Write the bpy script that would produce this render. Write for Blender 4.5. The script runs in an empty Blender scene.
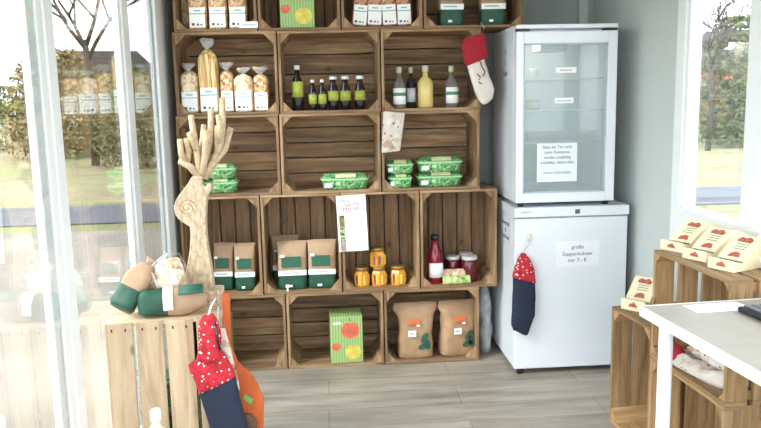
import bpy, math, random
from mathutils import Vector, Matrix, noise
random.seed(7)
S = bpy.context.scene
COL = S.collection
R = math.radians

# ------------------------------------------------------------------ camera
CX, CY, CZ = 0.6351, -3.682, 1.3608
YAW, PIT, ROL, FPX = 0.0679, 0.1523, -0.0213, 740.12
_cy, _sy, _cp, _sp = math.cos(YAW), math.sin(YAW), math.cos(PIT), math.sin(PIT)
FW = Vector((_sy*_cp, _cy*_cp, -_sp)); RT0 = Vector((_cy, -_sy, 0)); UP0 = RT0.cross(FW)
RT = RT0*math.cos(ROL) + UP0*math.sin(ROL); UP = -RT0*math.sin(ROL) + UP0*math.cos(ROL)
CAM = Vector((CX, CY, CZ))

def at(px, py, Y):
    """point of the place at depth Y that the photo shows near (px, py)"""
    d = FW + RT*((px-380.5)/FPX) - UP*((py-214)/FPX)
    return CAM + d*((Y-CY)/d.y)
def sc(Y):  # pixels per metre at depth Y
    return FPX/((Y-CY)*1.01)

cam = bpy.data.objects.new('camera', bpy.data.cameras.new('camera')); COL.objects.link(cam)
m = Matrix((RT, UP, -FW)).transposed().to_4x4(); m.translation = CAM
cam.matrix_world = m
cam.data.lens = FPX*36/761; cam.data.sensor_width = 36; cam.data.clip_end = 300
S.camera = cam
S.view_settings.view_transform = 'Standard'; S.view_settings.look = 'None'
S.view_settings.gamma = 1; S.view_settings.use_curve_mapping = False
S.view_settings.exposure = 0.84

# ------------------------------------------------------------------ materials
def lin(c):
    if isinstance(c, str):
        c = [int(c[i:i+2], 16)/255 for i in (0, 2, 4)]
    return tuple((x/12.92 if x <= .04045 else ((x+.055)/1.055)**2.4) for x in c) + (1,)
def new_mat(name):
    m = bpy.data.materials.new(name); m.use_nodes = True
    nt = m.node_tree; b = nt.nodes['Principled BSDF']
    return m, nt, b
def N(nt, t, **kw):
    n = nt.nodes.new(t)
    for k, v in kw.items():
        if k in n.inputs: n.inputs[k].default_value = v
        else: setattr(n, k, v)
    return n
def plain(name, col, rough=.6, var=.06, scale=20, bump=0, **kw):
    m, nt, b = new_mat(name)
    c = lin(col)
    tc = N(nt, 'ShaderNodeTexCoord'); no = N(nt, 'ShaderNodeTexNoise', Scale=scale, Detail=4.0)
    nt.links.new(tc.outputs['Object'], no.inputs['Vector'])
    rp = N(nt, 'ShaderNodeValToRGB')
    rp.color_ramp.elements[0].position = .3; rp.color_ramp.elements[1].position = .7
    rp.color_ramp.elements[0].color = tuple(x*(1-var) for x in c[:3])+(1,)
    rp.color_ramp.elements[1].color = tuple(min(1, x*(1+var)) for x in c[:3])+(1,)
    nt.links.new(no.outputs['Fac'], rp.inputs['Fac']); nt.links.new(rp.outputs['Color'], b.inputs['Base Color'])
    b.inputs['Roughness'].default_value = rough
    for k, v in kw.items(): b.inputs[k.replace('_', ' ')].default_value = v
    if bump:
        bp = N(nt, 'ShaderNodeBump', Strength=bump, Distance=.004)
        nt.links.new(no.outputs['Fac'], bp.inputs['Height']); nt.links.new(bp.outputs['Normal'], b.inputs['Normal'])
    return m
def speckle(name, cols, scale=60, rough=.5, spots=None, stretch=(1, 1, 1), **kw):
    """cells of several colours (pasta, leaves, prints)"""
    m, nt, b = new_mat(name)
    tc = N(nt, 'ShaderNodeTexCoord'); mp = N(nt, 'ShaderNodeMapping'); mp.inputs['Scale'].default_value = stretch
    nt.links.new(tc.outputs['Object'], mp.inputs['Vector'])
    vo = N(nt, 'ShaderNodeTexVoronoi', Scale=scale)
    nt.links.new(mp.outputs['Vector'], vo.inputs['Vector'])
    sp = N(nt, 'ShaderNodeSeparateColor'); nt.links.new(vo.outputs['Color'], sp.inputs['Color'])
    rp = N(nt, 'ShaderNodeValToRGB'); cr = rp.color_ramp; cr.interpolation = 'LINEAR'
    for i, c in enumerate(cols):
        e = cr.elements[i] if i < 2 else cr.elements.new(i/(len(cols)-1))
        e.position = i/(len(cols)-1); e.color = lin(c)
    nt.links.new(sp.outputs[0], rp.inputs['Fac'])
    out = rp.outputs['Color']
    if spots:
        col, thr = spots
        lt = N(nt, 'ShaderNodeMath', operation='LESS_THAN'); lt.inputs[1].default_value = thr
        nt.links.new(vo.outputs['Distance'], lt.inputs[0])
        mx = N(nt, 'ShaderNodeMix', data_type='RGBA'); mx.inputs[7].default_value = lin(col)
        nt.links.new(lt.outputs[0], mx.inputs[0]); nt.links.new(out, mx.inputs[6]); out = mx.outputs[2]
    nt.links.new(out, b.inputs['Base Color']); b.inputs['Roughness'].default_value = rough
    bp = N(nt, 'ShaderNodeBump', Strength=.4, Distance=.003)
    nt.links.new(vo.outputs['Distance'], bp.inputs['Height']); nt.links.new(bp.outputs['Normal'], b.inputs['Normal'])
    for k, v in kw.items(): b.inputs[k.replace('_', ' ')].default_value = v
    return m
def wood(name, dark, mid, light, rough=.75, su=3, sv=38, knots=True):
    m, nt, b = new_mat(name)
    uv = N(nt, 'ShaderNodeUVMap'); mp = N(nt, 'ShaderNodeMapping'); mp.inputs['Scale'].default_value = (su, sv, 1)
    nt.links.new(uv.outputs['UV'], mp.inputs['Vector'])
    no = N(nt, 'ShaderNodeTexNoise', Scale=1.0, Detail=6.0, Roughness=.6, Distortion=.6)
    nt.links.new(mp.outputs['Vector'], no.inputs['Vector'])
    rp = N(nt, 'ShaderNodeValToRGB'); cr = rp.color_ramp
    cr.elements[0].position = .28; cr.elements[0].color = lin(dark)
    cr.elements[1].position = .75; cr.elements[1].color = lin(light)
    e = cr.elements.new(.5); e.color = lin(mid)
    nt.links.new(no.outputs['Fac'], rp.inputs['Fac'])
    at_ = N(nt, 'ShaderNodeAttribute', attribute_name='tint')
    oi = N(nt, 'ShaderNodeObjectInfo')
    ad = N(nt, 'ShaderNodeMath', operation='MULTIPLY_ADD'); ad.inputs[1].default_value = .22; ad.inputs[2].default_value = -.11
    nt.links.new(oi.outputs['Random'], ad.inputs[0])
    a2 = N(nt, 'ShaderNodeMath', operation='ADD'); nt.links.new(ad.outputs[0], a2.inputs[0]); nt.links.new(at_.outputs['Fac'], a2.inputs[1])
    vm = N(nt, 'ShaderNodeVectorMath', operation='SCALE')
    nt.links.new(rp.outputs['Color'], vm.inputs[0]); nt.links.new(a2.outputs[0], vm.inputs['Scale'])
    out = vm.outputs[0]
    if knots:
        mk = N(nt, 'ShaderNodeMapping'); mk.inputs['Scale'].default_value = (5, 9, 1)
        nt.links.new(uv.outputs['UV'], mk.inputs['Vector'])
        vo = N(nt, 'ShaderNodeTexVoronoi', Scale=1.0); nt.links.new(mk.outputs['Vector'], vo.inputs['Vector'])
        mr = N(nt, 'ShaderNodeMapRange'); mr.inputs[1].default_value = .06; mr.inputs[2].default_value = .13
        mr.inputs[3].default_value = .45; mr.inputs[4].default_value = 1
        nt.links.new(vo.outputs['Distance'], mr.inputs[0])
        v2 = N(nt, 'ShaderNodeVectorMath', operation='SCALE')
        nt.links.new(out, v2.inputs[0]); nt.links.new(mr.outputs[0], v2.inputs['Scale']); out = v2.outputs[0]
    nt.links.new(out, b.inputs['Base Color']); b.inputs['Roughness'].default_value = rough
    bp = N(nt, 'ShaderNodeBump', Strength=.25, Distance=.002)
    nt.links.new(no.outputs['Fac'], bp.inputs['Height']); nt.links.new(bp.outputs['Normal'], b.inputs['Normal'])
    return m
def thin_glass(name, tint=(.93, .97, .97), ior=1.5, rough=0.0, gain=1.0):
    m = bpy.data.materials.new(name); m.use_nodes = True; nt = m.node_tree; nt.nodes.clear()
    o = N(nt, 'ShaderNodeOutputMaterial'); mx = N(nt, 'ShaderNodeMixShader')
    tr = N(nt, 'ShaderNodeBsdfTransparent'); tr.inputs[0].default_value = tint + (1,)
    gl = N(nt, 'ShaderNodeBsdfGlossy'); gl.inputs['Roughness'].default_value = rough
    fr = N(nt, 'ShaderNodeLayerWeight', Blend=.5)
    pw = N(nt, 'ShaderNodeMath', operation='POWER'); pw.inputs[1].default_value = 4.0
    nt.links.new(fr.outputs['Facing'], pw.inputs[0])
    ml = N(nt, 'ShaderNodeMath', operation='MULTIPLY_ADD', use_clamp=True); ml.inputs[1].default_value = .8*gain; ml.inputs[2].default_value = .04*gain
    nt.links.new(pw.outputs[0], ml.inputs[0]); nt.links.new(ml.outputs[0], mx.inputs[0])
    nt.links.new(tr.outputs[0], mx.inputs[1]); nt.links.new(gl.outputs[0], mx.inputs[2]); nt.links.new(mx.outputs[0], o.inputs[0])
    return m
def haze_glass(name, fac, col):
    """clear pane with an even diffuse colour mixed in"""
    m = thin_glass(name); nt = m.node_tree
    o = [n for n in nt.nodes if n.type == 'OUTPUT_MATERIAL'][0]; src = o.inputs[0].links[0].from_socket
    d = N(nt, 'ShaderNodeBsdfDiffuse'); d.inputs[0].default_value = lin(col)
    mx = N(nt, 'ShaderNodeMixShader'); mx.inputs[0].default_value = fac
    nt.links.new(src, mx.inputs[1]); nt.links.new(d.outputs[0], mx.inputs[2]); nt.links.new(mx.outputs[0], o.inputs[0])
    return m
def clear_liquid(name, col, trans=.0, rough=.08): return plain(name, col, rough, .03, 10, Transmission_Weight=trans, IOR=1.4)

M = {}
M['wood'] = wood('crate_wood', '604831', '947453', 'c0a27d')
M['wood_pale'] = wood('pale_crate_wood', 'a58c70', 'c8ae8e', 'dcc8aa')
M['wood_warm'] = wood('warm_crate_wood', '7c5c3a', 'a5835a', 'c4a47c')
M['wood_deer'] = wood('cut_wood', '8a765e', 'b7a286', 'd8c7aa', su=34, sv=60, knots=False)
M['twig'] = plain('pale_antler_wood', 'c4ac8c', .7, .22, 60, .4)
M['white_metal'] = plain('white_enamel', 'e6e9ee', .32, .01, 5)
M['white_frame'] = plain('white_window_frame', 'f0f1f1', .4, .01, 5)
M['grey_seal'] = plain('grey_gasket', '8b9399', .6)
M['liner'] = plain('cooler_liner', 'd4dadb', .45, .03, 8)
M['wire'] = plain('white_wire', 'dfe4e4', .35)
M['black'] = plain('black_plastic', '1c1c20', .4)
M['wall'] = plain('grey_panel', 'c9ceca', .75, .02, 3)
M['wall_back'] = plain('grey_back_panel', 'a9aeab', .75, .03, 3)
M['ceil'] = plain('ceiling_panel', 'a2a4a2', .8, .02, 3)
M['paper'] = plain('paper', 'f4f4f2', .8, .01, 10)
M['paper_grey'] = plain('greyish_paper', 'dcdde4', .8, .02, 10)
M['ink'] = plain('grey_ink', '4a5052', .8)
M['ink_pink'] = plain('pink_ink', 'a86c84', .8)
M['ink_green'] = plain('green_ink', '5b8c6c', .8)
M['ink_band'] = plain('teal_print', '8fb4ae', .8)
M['kraft'] = plain('kraft_paper', 'a98c70', .8, .1, 25, .5)
M['kraft2'] = plain('kraft_sack_paper', 'a98868', .8, .12, 22, .5)
M['green_bag'] = plain('dark_green_print', '1c4c39', .55, .12, 22, .3)
M['green_patch'] = plain('green_square_print', '2a5c48', .6, .15, 40)
M['orange_ink'] = plain('orange_print', 'cc6a3e', .8, .1, 60)
M['leaf_ink'] = plain('green_leaf_print', '2f5a48', .8, .2, 60)
M['pasta'] = speckle('pasta_pieces', ['8a5c38', 'c89c6c', 'ead2ac', 'b07a4c', 'dcbc90'], 75, .3)
M['pasta2'] = speckle('pale_pasta_pieces', ['b08058', 'e8cfa8', 'f6e6cc', 'cf9f74', 'efdabb'], 60, .3)
M['pasta_red'] = speckle('reddish_pasta_pieces', ['6a3424', 'b0704c', 'd4a884', '8c4430', 'c08c64'], 75, .3)
M['spaghetti'] = speckle('long_pasta', ['a8783c', 'e6c078', 'f4dca0', 'c89850'], 50, .3, stretch=(2.4, 2.4, .18))
M['cello'] = thin_glass('cellophane', (.95, .95, .95), 1.5, .12, 2.2)
M['glass'] = thin_glass('window_glass', (.95, .98, .98), 1.5, 0, 1.5)
M['fridge_glass'] = haze_glass('cooler_glass', .24, 'c4d0d4')
M['apple_green'] = None
M['red'] = plain('red_apple_print', 'd8694a', .5, .2, 30)
M['yellow'] = plain('yellow_apple_print', 'd8c458', .5, .2, 25)
M['bottle_dark'] = plain('dark_bottle', '17121a', .12, .02, 10, Specular_IOR_Level=.8)
M['lime_label'] = plain('lime_label', 'a2a843', .6, .12, 60)
M['clear_glass'] = plain('clear_bottle_glass', 'a9a39b', .08, .03, 10, Transmission_Weight=.6, IOR=1.3)
M['dark_glass'] = plain('smoky_bottle_glass', '4a4643', .1, .03, 10, Transmission_Weight=.45, IOR=1.3)
M['eggnog'] = plain('yellow_liqueur', 'd9c27a', .15, .03, 10)
M['pale_drink'] = plain('pale_yellow_drink', 'e2d3ac', .15, .05, 10)
M['cork'] = plain('pale_stopper', 'c9bca6', .7, .1, 60)
M['cap_white'] = plain('white_cap', 'e6e4de', .4)
M['honey'] = plain('honey', 'dd9a33', .12, .15, 30)
M['honey_label'] = plain('yellow_label', 'eec052', .6, .15, 70)
M['purple_label'] = plain('plum_label', '8c4a52', .6, .15, 70)
M['jam'] = plain('dark_red_jam', '5a1420', .12, .1, 30)
M['juice_red'] = plain('red_syrup', '7a1a26', .1, .1, 20)
M['lid_brass'] = plain('brass_lid', '9a7a48', .35, .1, 20, Metallic=.6)
M['lid_white'] = plain('white_lid', 'c9c6c6', .35, .05, 20)
M['tray_leaf'] = speckle('green_leaves', ['2a5c34', '5c9c56', 'a4cc94', '3f7a44', '76b06c'], 90, .5)
M['tray_rim'] = plain('pale_green_film', 'a8dba0', .3, .08, 30)
M['tray_print'] = plain('cream_print', 'ddd8a8', .5, .1, 50)
M['felt_red'] = plain('red_felt', 'a01c2a', .9, .12, 60, .3)
M['felt_white'] = speckle('cream_cloth', ['dcd2c6', 'e6ddd2', 'd6ccc0'], 14, .9)
M['red_print'] = speckle('red_printed_cotton', ['b01e2c', 'c42a36', '9c1626'], 58, .85, spots=('ecd8d4', .22))
M['cream_print_cloth'] = speckle('cream_printed_cotton', ['d2c8bc', 'c9bfb3', 'dcd2c6', 'b08a70'], 34, .9, spots=('8a5a48', .2))
M['denim'] = plain('navy_denim', '20283c', .9, .18, 90, .4)
M['felt_orange'] = plain('orange_felt', 'ba5a2e', .9, .08, 60, .3)
M['carton_cream'] = plain('cream_carton', 'efe0bc', .6, .03, 20)
M['carton_print'] = plain('rusty_print', 'b4604a', .7, .3, 90)
M['table_top'] = plain('grey_laminate', 'a3988a', .45, .05, 25)
M['ground'] = None

def striped_green():
    m, nt, b = new_mat('striped_green_carton')
    tc = N(nt, 'ShaderNodeTexCoord'); wv = N(nt, 'ShaderNodeTexWave', Scale=22.0, Distortion=.6, Detail=1.0)
    nt.links.new(tc.outputs['Object'], wv.inputs['Vector'])
    rp = N(nt, 'ShaderNodeValToRGB'); rp.color_ramp.elements[0].color = lin('86a85a'); rp.color_ramp.elements[1].color = lin('a9c384')
    nt.links.new(wv.outputs['Fac'], rp.inputs['Fac']); nt.links.new(rp.outputs['Color'], b.inputs['Base Color'])
    b.inputs['Roughness'].default_value = .5
    return m
M['apple_green'] = striped_green()
def floor_mat():
    m, nt, b = new_mat('grey_plank_floor')
    tc = N(nt, 'ShaderNodeTexCoord')
    br = N(nt, 'ShaderNodeTexBrick'); br.inputs['Scale'].default_value = 1; br.inputs['Brick Width'].default_value = 1.2
    br.inputs['Row Height'].default_value = .18; br.inputs['Mortar Size'].default_value = .0015
    br.inputs['Color1'].default_value = lin('a69c8f'); br.inputs['Color2'].default_value = lin('b8aea0'); br.inputs['Mortar'].default_value = lin('7c7368')
    nt.links.new(tc.outputs['Object'], br.inputs['Vector'])
    mp = N(nt, 'ShaderNodeMapping'); mp.inputs['Scale'].default_value = (2.2, 17, 1)
    nt.links.new(tc.outputs['Object'], mp.inputs['Vector'])
    no = N(nt, 'ShaderNodeTexNoise', Scale=1.0, Detail=7.0, Roughness=.62, Distortion=.4); nt.links.new(mp.outputs['Vector'], no.inputs['Vector'])
    mr = N(nt, 'ShaderNodeMapRange'); mr.inputs[1].default_value = .3; mr.inputs[2].default_value = .7; mr.inputs[3].default_value = .55; mr.inputs[4].default_value = 1.02
    nt.links.new(no.outputs['Fac'], mr.inputs[0])
    vm = N(nt, 'ShaderNodeVectorMath', operation='SCALE'); nt.links.new(br.outputs['Color'], vm.inputs[0]); nt.links.new(mr.outputs[0], vm.inputs['Scale'])
    nt.links.new(vm.outputs[0], b.inputs['Base Color']); b.inputs['Roughness'].default_value = .42
    return m
M['floor'] = floor_mat()
M['grass'] = speckle('lawn_grass', ['66683f', '7c7a50', '857358', '6f7c44', '8d7c60'], .55, .9)
M['road'] = plain('asphalt', '55545a', .9, .15, 1.5)
M['paving'] = plain('rough_paving', '857b70', .9, .35, 1.1)
M['bark'] = plain('bark', '4c4038', .9, .2, 8)
M['bush'] = speckle('bush_leaves', ['3c4a2c', '5c6a40', '7a6a44', '4a5a34'], 9, .9)
M['bush_brown'] = speckle('dry_bush_leaves', ['6a5a40', '8a744c', 'a08a5c', '56603c'], 7, .9)
M['render'] = plain('pale_house_render', 'c9c4ba', .9, .05, 1)
M['brick'] = plain('reddish_brick', 'a8604c', .9, .12, 4)
M['roof'] = plain('dark_roof', '55504e', .9, .1, 4)
M['pane'] = plain('dark_house_pane', '39424a', .2)

# ------------------------------------------------------------------ mesh builder
class MB:
    def __init__(s): s.v = []; s.f = []; s.mi = []; s.uv = []; s.t = []; s.sm = []
    def face(s, idx, mi=0, uv=None, t=1.0, sm=False):
        s.f.append(idx); s.mi.append(mi); s.uv.append(uv or [(s.v[i][0], s.v[i][2]) for i in idx]); s.t.append(t); s.sm.append(sm)
    def box(s, lo, hi, grain=0, mi=0, t=None, jit=0, rot=None, piv=None):
        t = random.uniform(.68, 1.15) if t is None else t
        ou, ov = random.uniform(0, 9), random.uniform(0, 9)
        b = len(s.v)
        P = [Vector((x, y, z)) for z in (lo[2], hi[2]) for y in (lo[1], hi[1]) for x in (lo[0], hi[0])]
        src = [p.copy() for p in P]
        if jit: P = [p + Vector([random.uniform(-jit, jit) for _ in range(3)]) for p in P]
        if rot is not None: P = [rot @ (p-Vector(piv)) + Vector(piv) for p in P]
        s.v += [tuple(p) for p in P]
        for q, ax in (((0, 2, 3, 1), 2), ((4, 5, 7, 6), 2), ((0, 1, 5, 4), 1), ((2, 6, 7, 3), 1), ((0, 4, 6, 2), 0), ((1, 3, 7, 5), 0)):
            o = [a for a in (0, 1, 2) if a != ax]
            u, w = (grain, [a for a in o if a != grain][0]) if grain in o else (o[0], o[1])
            k = 1 if grain in o else .2
            s.face([b+i for i in q], mi, [(src[i][u]*k+ou, src[i][w]+ov) for i in q], t)
        return s
    def prism(s, poly, y0, y1, mi=0, axis=1, grain=None, t=None, side_mi=None, back_mi=None):
        """poly in (a,b) extruded along axis; axis 1: (x,z) along y, axis 2: (x,y) along z, axis 0: (y,z) along x"""
        t = random.uniform(.85, 1.1) if t is None else t
        ou = random.uniform(0, 9)
        n = len(poly); b = len(s.v)
        area = sum(poly[i][0]*poly[(i+1) % n][1]-poly[(i+1) % n][0]*poly[i][1] for i in range(n))
        if area < 0: poly = poly[::-1]
        def mk(p, w): return (p[0], w, p[1]) if axis == 1 else ((p[0], p[1], w) if axis == 2 else (w, p[0], p[1]))
        s.v += [mk(p, y0) for p in poly] + [mk(p, y1) for p in poly]
        fl = (axis == 1)
        A = list(range(b, b+n)); B = list(range(b+n, b+2*n))
        if fl: A2, B2 = A, B[::-1]
        else: A2, B2 = A[::-1], B
        pu = lambda idx: [(poly[(i-b) % n][1]+ou, poly[(i-b) % n][0]+ou) for i in idx]
        s.face(A2, mi, pu(A2), t); s.face(B2, mi if back_mi is None else back_mi, pu(B2), t)
        for i in range(n):
            j = (i+1) % n
            q = [b+j, b+i, b+n+i, b+n+j] if fl else [b+i, b+j, b+n+j, b+n+i]
            L = math.dist(poly[i], poly[j])
            s.face(q, mi if side_mi is None else side_mi, [(0+ou, 0), (0+ou, L), (y1-y0+ou, L), (y1-y0+ou, 0)], t)
        return s
    def loft(s, secs, n=20, ex=2.0, mis=None, cap=True, amp=0, fs=18, seed=0, sm=True, M4=None, wave=None):
        """secs: (cx, cy, cz, hw, hd[, ex]) horizontal rings"""
        rings = []
        for k, c in enumerate(secs):
            e = c[5] if len(c) > 5 else ex
            ids = []
            for i in range(n):
                a = 2*math.pi*(i+.5)/n; ca, sa = math.cos(a), math.sin(a)
                x = c[0]+c[3]*math.copysign(abs(ca)**(2/e), ca); y = c[1]+c[4]*math.copysign(abs(sa)**(2/e), sa)
                p = Vector((x, y, c[2]))
                if amp and 0 < k:
                    nv = noise.noise_vector(p*fs + Vector((seed*7.3, seed*3.1, seed)))
                    p += Vector((nv.x, nv.y, nv.z*(.5 if k < len(secs)-1 else 1)))*amp
                if M4: p = M4 @ p
                ids.append(len(s.v)); s.v.append(tuple(p))
            rings.append(ids)
        for k in range(len(rings)-1):
            mi = mis[k] if mis else 0
            for i in range(n):
                j = (i+1) % n
                s.face([rings[k][i], rings[k][j], rings[k+1][j], rings[k+1][i]], mi, sm=sm)
        if cap:
            s.face(rings[0][::-1], mis[0] if mis else 0); s.face(rings[-1], mis[-1] if mis else 0)
        return s
    def tube(s, pts, rad, n=8, mi=0, cap=True):
        pts = [Vector(p) for p in pts]; rs = rad if isinstance(rad, (list, tuple)) else [rad]*len(pts)
        rings = []
        for k, p in enumerate(pts):
            d = (pts[min(k+1, len(pts)-1)]-pts[max(k-1, 0)]).normalized()
            a = d.cross(Vector((0, 0, 1))) if abs(d.z) < .95 else d.cross(Vector((0, 1, 0)))
            a.normalize(); c = d.cross(a)
            ids = []
            for i in range(n):
                t = 2*math.pi*i/n
                ids.append(len(s.v)); s.v.append(tuple(p+(a*math.cos(t)+c*math.sin(t))*rs[k]))
            rings.append(ids)
        for k in range(len(rings)-1):
            for i in range(n):
                j = (i+1) % n
                s.face([rings[k][i], rings[k+1][i], rings[k+1][j], rings[k][j]], mi, sm=True)
        if cap: s.face(rings[0], mi); s.face(rings[-1][::-1], mi)
        return s
    def build(s, name, mats, parent=None, bevel=0, loc=None):
        me = bpy.data.meshes.new(name); me.from_pydata(s.v, [], s.f)
        for mm in (mats if isinstance(mats, (list, tuple)) else [mats]): me.materials.append(mm)
        me.polygons.foreach_set('material_index', s.mi); me.polygons.foreach_set('use_smooth', s.sm)
        ul = me.uv_layers.new(name='UVMap'); k = 0
        for fuv in s.uv:
            for c in fuv: ul.data[k].uv = c; k += 1
        a = me.attributes.new('tint', 'FLOAT', 'FACE'); a.data.foreach_set('value', s.t)
        me.update()
        o = bpy.data.objects.new(name, me); COL.objects.link(o)
        if parent: o.parent = parent
        if loc: o.location = loc
        if bevel:
            b = o.modifiers.new('bevel', 'BEVEL'); b.width = bevel; b.segments = 2; b.limit_method = 'ANGLE'; b.angle_limit = R(50)
        return o

def tag(o, label=None, cat=None, group=None, kind=None):
    for k, v in (('label', label), ('category', cat), ('group', group), ('kind', kind)):
        if v: o[k] = v
        elif k in o.keys() and k in ('label', 'group'): del o[k]
    return o
def thing(name, label, cat, loc=(0, 0, 0), rz=0, group=None, rot=None):
    o = bpy.data.objects.new(name, None); COL.objects.link(o); o.empty_display_size = .05
    o.location = loc; o.rotation_euler = rot if rot else (0, 0, rz)
    return tag(o, label, cat, group)
def struct(o): o['kind'] = 'structure'; return o
def copy_tree(o, parent=None):
    c = o.copy(); COL.objects.link(c)
    c.parent = parent
    for ch in [x for x in S.objects if x.parent == o]: copy_tree(ch, c)
    return c
used = set()
def put(proto, label, loc, rz=0, group=None, rot=None, scale=None):
    """first call moves the thing itself, later calls copy it"""
    if proto.name in used: o = copy_tree(proto)
    else: o = proto; used.add(proto.name)
    o.location = loc; o.rotation_euler = rot if rot else (0, 0, rz)
    if scale: o.scale = scale
    cat = o['category']; tag(o, label, cat, group)
    return o
def text(body, size, mat, parent, loc, rot=(R(90), 0, 0), name='lettering', align='CENTER', italic=0):
    cu = bpy.data.curves.new(name, 'FONT'); cu.body = body; cu.size = size; cu.align_x = align; cu.align_y = 'CENTER'
    cu.extrude = .0003; cu.shear = italic; cu.resolution_u = 3
    t = bpy.data.objects.new('tmp', cu); COL.objects.link(t)
    me = bpy.data.meshes.new_from_object(t.evaluated_get(bpy.context.evaluated_depsgraph_get()))
    bpy.data.objects.remove(t); me.materials.clear(); me.materials.append(mat); me.name = name
    o = bpy.data.objects.new(name, me); COL.objects.link(o); o.parent = parent; o.location = loc; o.rotation_euler = rot
    return o

# ------------------------------------------------------------------ the room
RX, BY, FY, CH = 2.12, 0.45, -4.9, 2.30
GX = -0.15     # plane of the glass wall
def slab(name, lo, hi, mat, grain=0, bevel=0): return struct(MB().box(lo, hi, grain, t=1).build(name, mat, bevel=bevel))
slab('floor', (GX-.06, FY, -.08), (RX+.08, BY+.08, 0), M['floor'])
slab('ceiling', (GX-.1, FY, CH), (RX+.1, BY+.1, CH+.1), M['ceil'])
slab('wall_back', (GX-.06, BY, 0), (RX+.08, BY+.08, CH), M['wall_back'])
slab('trim_1', (2.035, BY-.02, 0), (2.085, BY, CH), M['wall'])           # corner post strip
# right wall with a wide window opening
WY0, WY1, WZ = -.61, -3.9, .72
w = MB(); w.box((RX, FY, 0), (RX+.08, BY, WZ), t=1); w.box((RX, WY0, WZ), (RX+.08, BY, CH), t=1)
w.box((RX, FY, WZ), (RX+.08, WY1, CH), t=1); w.box((RX, WY1, 2.20), (RX+.08, WY0, CH), t=1)
struct(w.build('wall_right', M['wall']))
def window(name, panes):
    pass
wf = bpy.data.objects.new('window_1', None); COL.objects.link(wf); struct(wf)
f = MB()
f.box((RX-.02, WY0-.075, WZ), (RX+.05, WY0, 2.20), 2, t=1)
f.box((RX-.02, WY1, WZ), (RX+.05, WY1+.07, 2.20), 2, t=1)
f.box((RX-.02, WY1+.07, WZ), (RX+.05, WY0-.075, WZ+.17), 1, t=1); f.box((RX-.02, WY1+.07, 2.12), (RX+.05, WY0-.075, 2.20), 1, t=1)
f.box((RX-.012, WY0-.1, WZ+.17), (RX+.04, WY0-.075, 2.12), 2, t=1)
f.box((RX-.02, WY0-.66, WZ+.17), (RX+.05, WY0-.54, 2.12), 2, t=1)
f.box((RX-.03, WY0-2.1, WZ+.11), (RX+.05, WY0-2.0, 2.12), 2, t=1)
f.build('window_frame', M['white_frame'], wf, bevel=.004)
MB().box((RX+.01, WY1+.07, WZ+.1), (RX+.018, WY0-.075, 2.13), t=1).build('window_glass', M['glass'], wf)

# left wall: floor to ceiling glazing
wl = bpy.data.objects.new('window_2', None); COL.objects.link(wl); struct(wl)
def upright(y0, y1, x0=GX-.03, x1=GX+.03, name='window_frame'):
    f = MB(); f.box((x0, y0, 0), (x1, y1, CH), 2, t=1)
    return f
FI = GX+.010
f = upright(-.12, BY, GX-.022, FI); f.box((GX-.022, -.145, 0), (GX-.005, -.125, CH), 2, t=1)
f.build('window_frame', M['white_frame'], wl, bevel=.004)
f = upright(-.69, -.60, GX-.022, FI); f.box((GX-.022, -.725, 0), (FI-.006, -.696, CH), 2, t=1); f.build('window_frame', M['white_frame'], wl, bevel=.004)
f = upright(-1.51, -1.44, GX-.022, FI); f.box((GX-.022, -1.56, 0), (FI-.004, -1.516, CH), 2, t=1); f.box((GX-.02, -1.62, 0), (FI-.008, -1.566, CH), 2, t=1)
f.build('window_frame', M['white_frame'], wl, bevel=.004)
f = upright(-3.1, -2.95, GX-.02, FI); f.box((GX-.02, FY, 0), (FI, FY+.1, CH), 2, t=1); f.build('window_frame', M['white_frame'], wl, bevel=.004)
f = MB(); f.box((GX-.022, FY, 0), (FI-.002, BY, .06), 1, t=1); f.box((GX-.022, FY, CH-.10), (FI-.002, BY, CH), 1, t=1); f.build('window_rail', M['white_frame'], wl, bevel=.004)
MB().box((GX-.003, FY, .05), (GX+.003, -.01, CH-.08), t=1).build('window_glass', M['glass'], wl)

# ------------------------------------------------------------------ crates
def make_crate(w, h, d, back='h', nb=4, mat='wood', t=.013, tri=.048, gap=.006, ndepth=3, dgap=.008, fill=True):
    o = thing('apple_crate', 'x', 'crate')
    mt = M[mat]
    dw = (d - t - dgap*(ndepth-1))/ndepth
    for z0, nm in ((0, 'bottom_boards'), (h-t, 'top_boards')):
        b = MB()
        for k in range(ndepth):
            y0 = k*(dw+dgap); b.box((0, y0, z0), (w, y0+dw, z0+t), 0, jit=.0008 if z0 > 0 else 0)
        b.build(nm, mt, o, bevel=.0015)
    for x0 in (0, w-t):
        b = MB()
        for k in range(ndepth):
            y0 = k*(dw+dgap); b.box((x0, y0+.0005, t), (x0+t, y0+dw, h-t), 2, jit=.0006)
        b.build('end_boards', mt, o, bevel=.0015)
    b = MB(); g = gap
    if back == 'h':
        bw = (h-g*(nb-1))/nb
        for k in range(nb): b.box((0, d-t, k*(bw+g)), (w, d-t*random.uniform(0, .25), k*(bw+g)+bw), 0, jit=.001)
    else:
        bw = (w-g*(nb-1))/nb
        for k in range(nb): b.box((k*(bw+g), d-t, 0), (k*(bw+g)+bw, d-t*random.uniform(0, .25), h), 2, jit=.001)
    b.build('back_boards', mt, o, bevel=.0015)
    for sx in (0, 1):
        for sz in (0, 1):
            x = t if sx == 0 else w-t; z = t if sz == 0 else h-t
            dx = tri if sx == 0 else -tri; dz = tri if sz == 0 else -tri
            b = MB(); b.prism([(x, z), (x+dx, z), (x, z+dz)], .004, d-t, t=random.uniform(.95, 1.2)); b.build('corner_post', mt, o)
    return o
HL, HU = .3979, .5098
GR = 'apple crates stacked as a shelf on the back wall'
land = [make_crate(.494, HL-.001, .30, 'h', n) for n in (4, 4, 5)]
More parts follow.
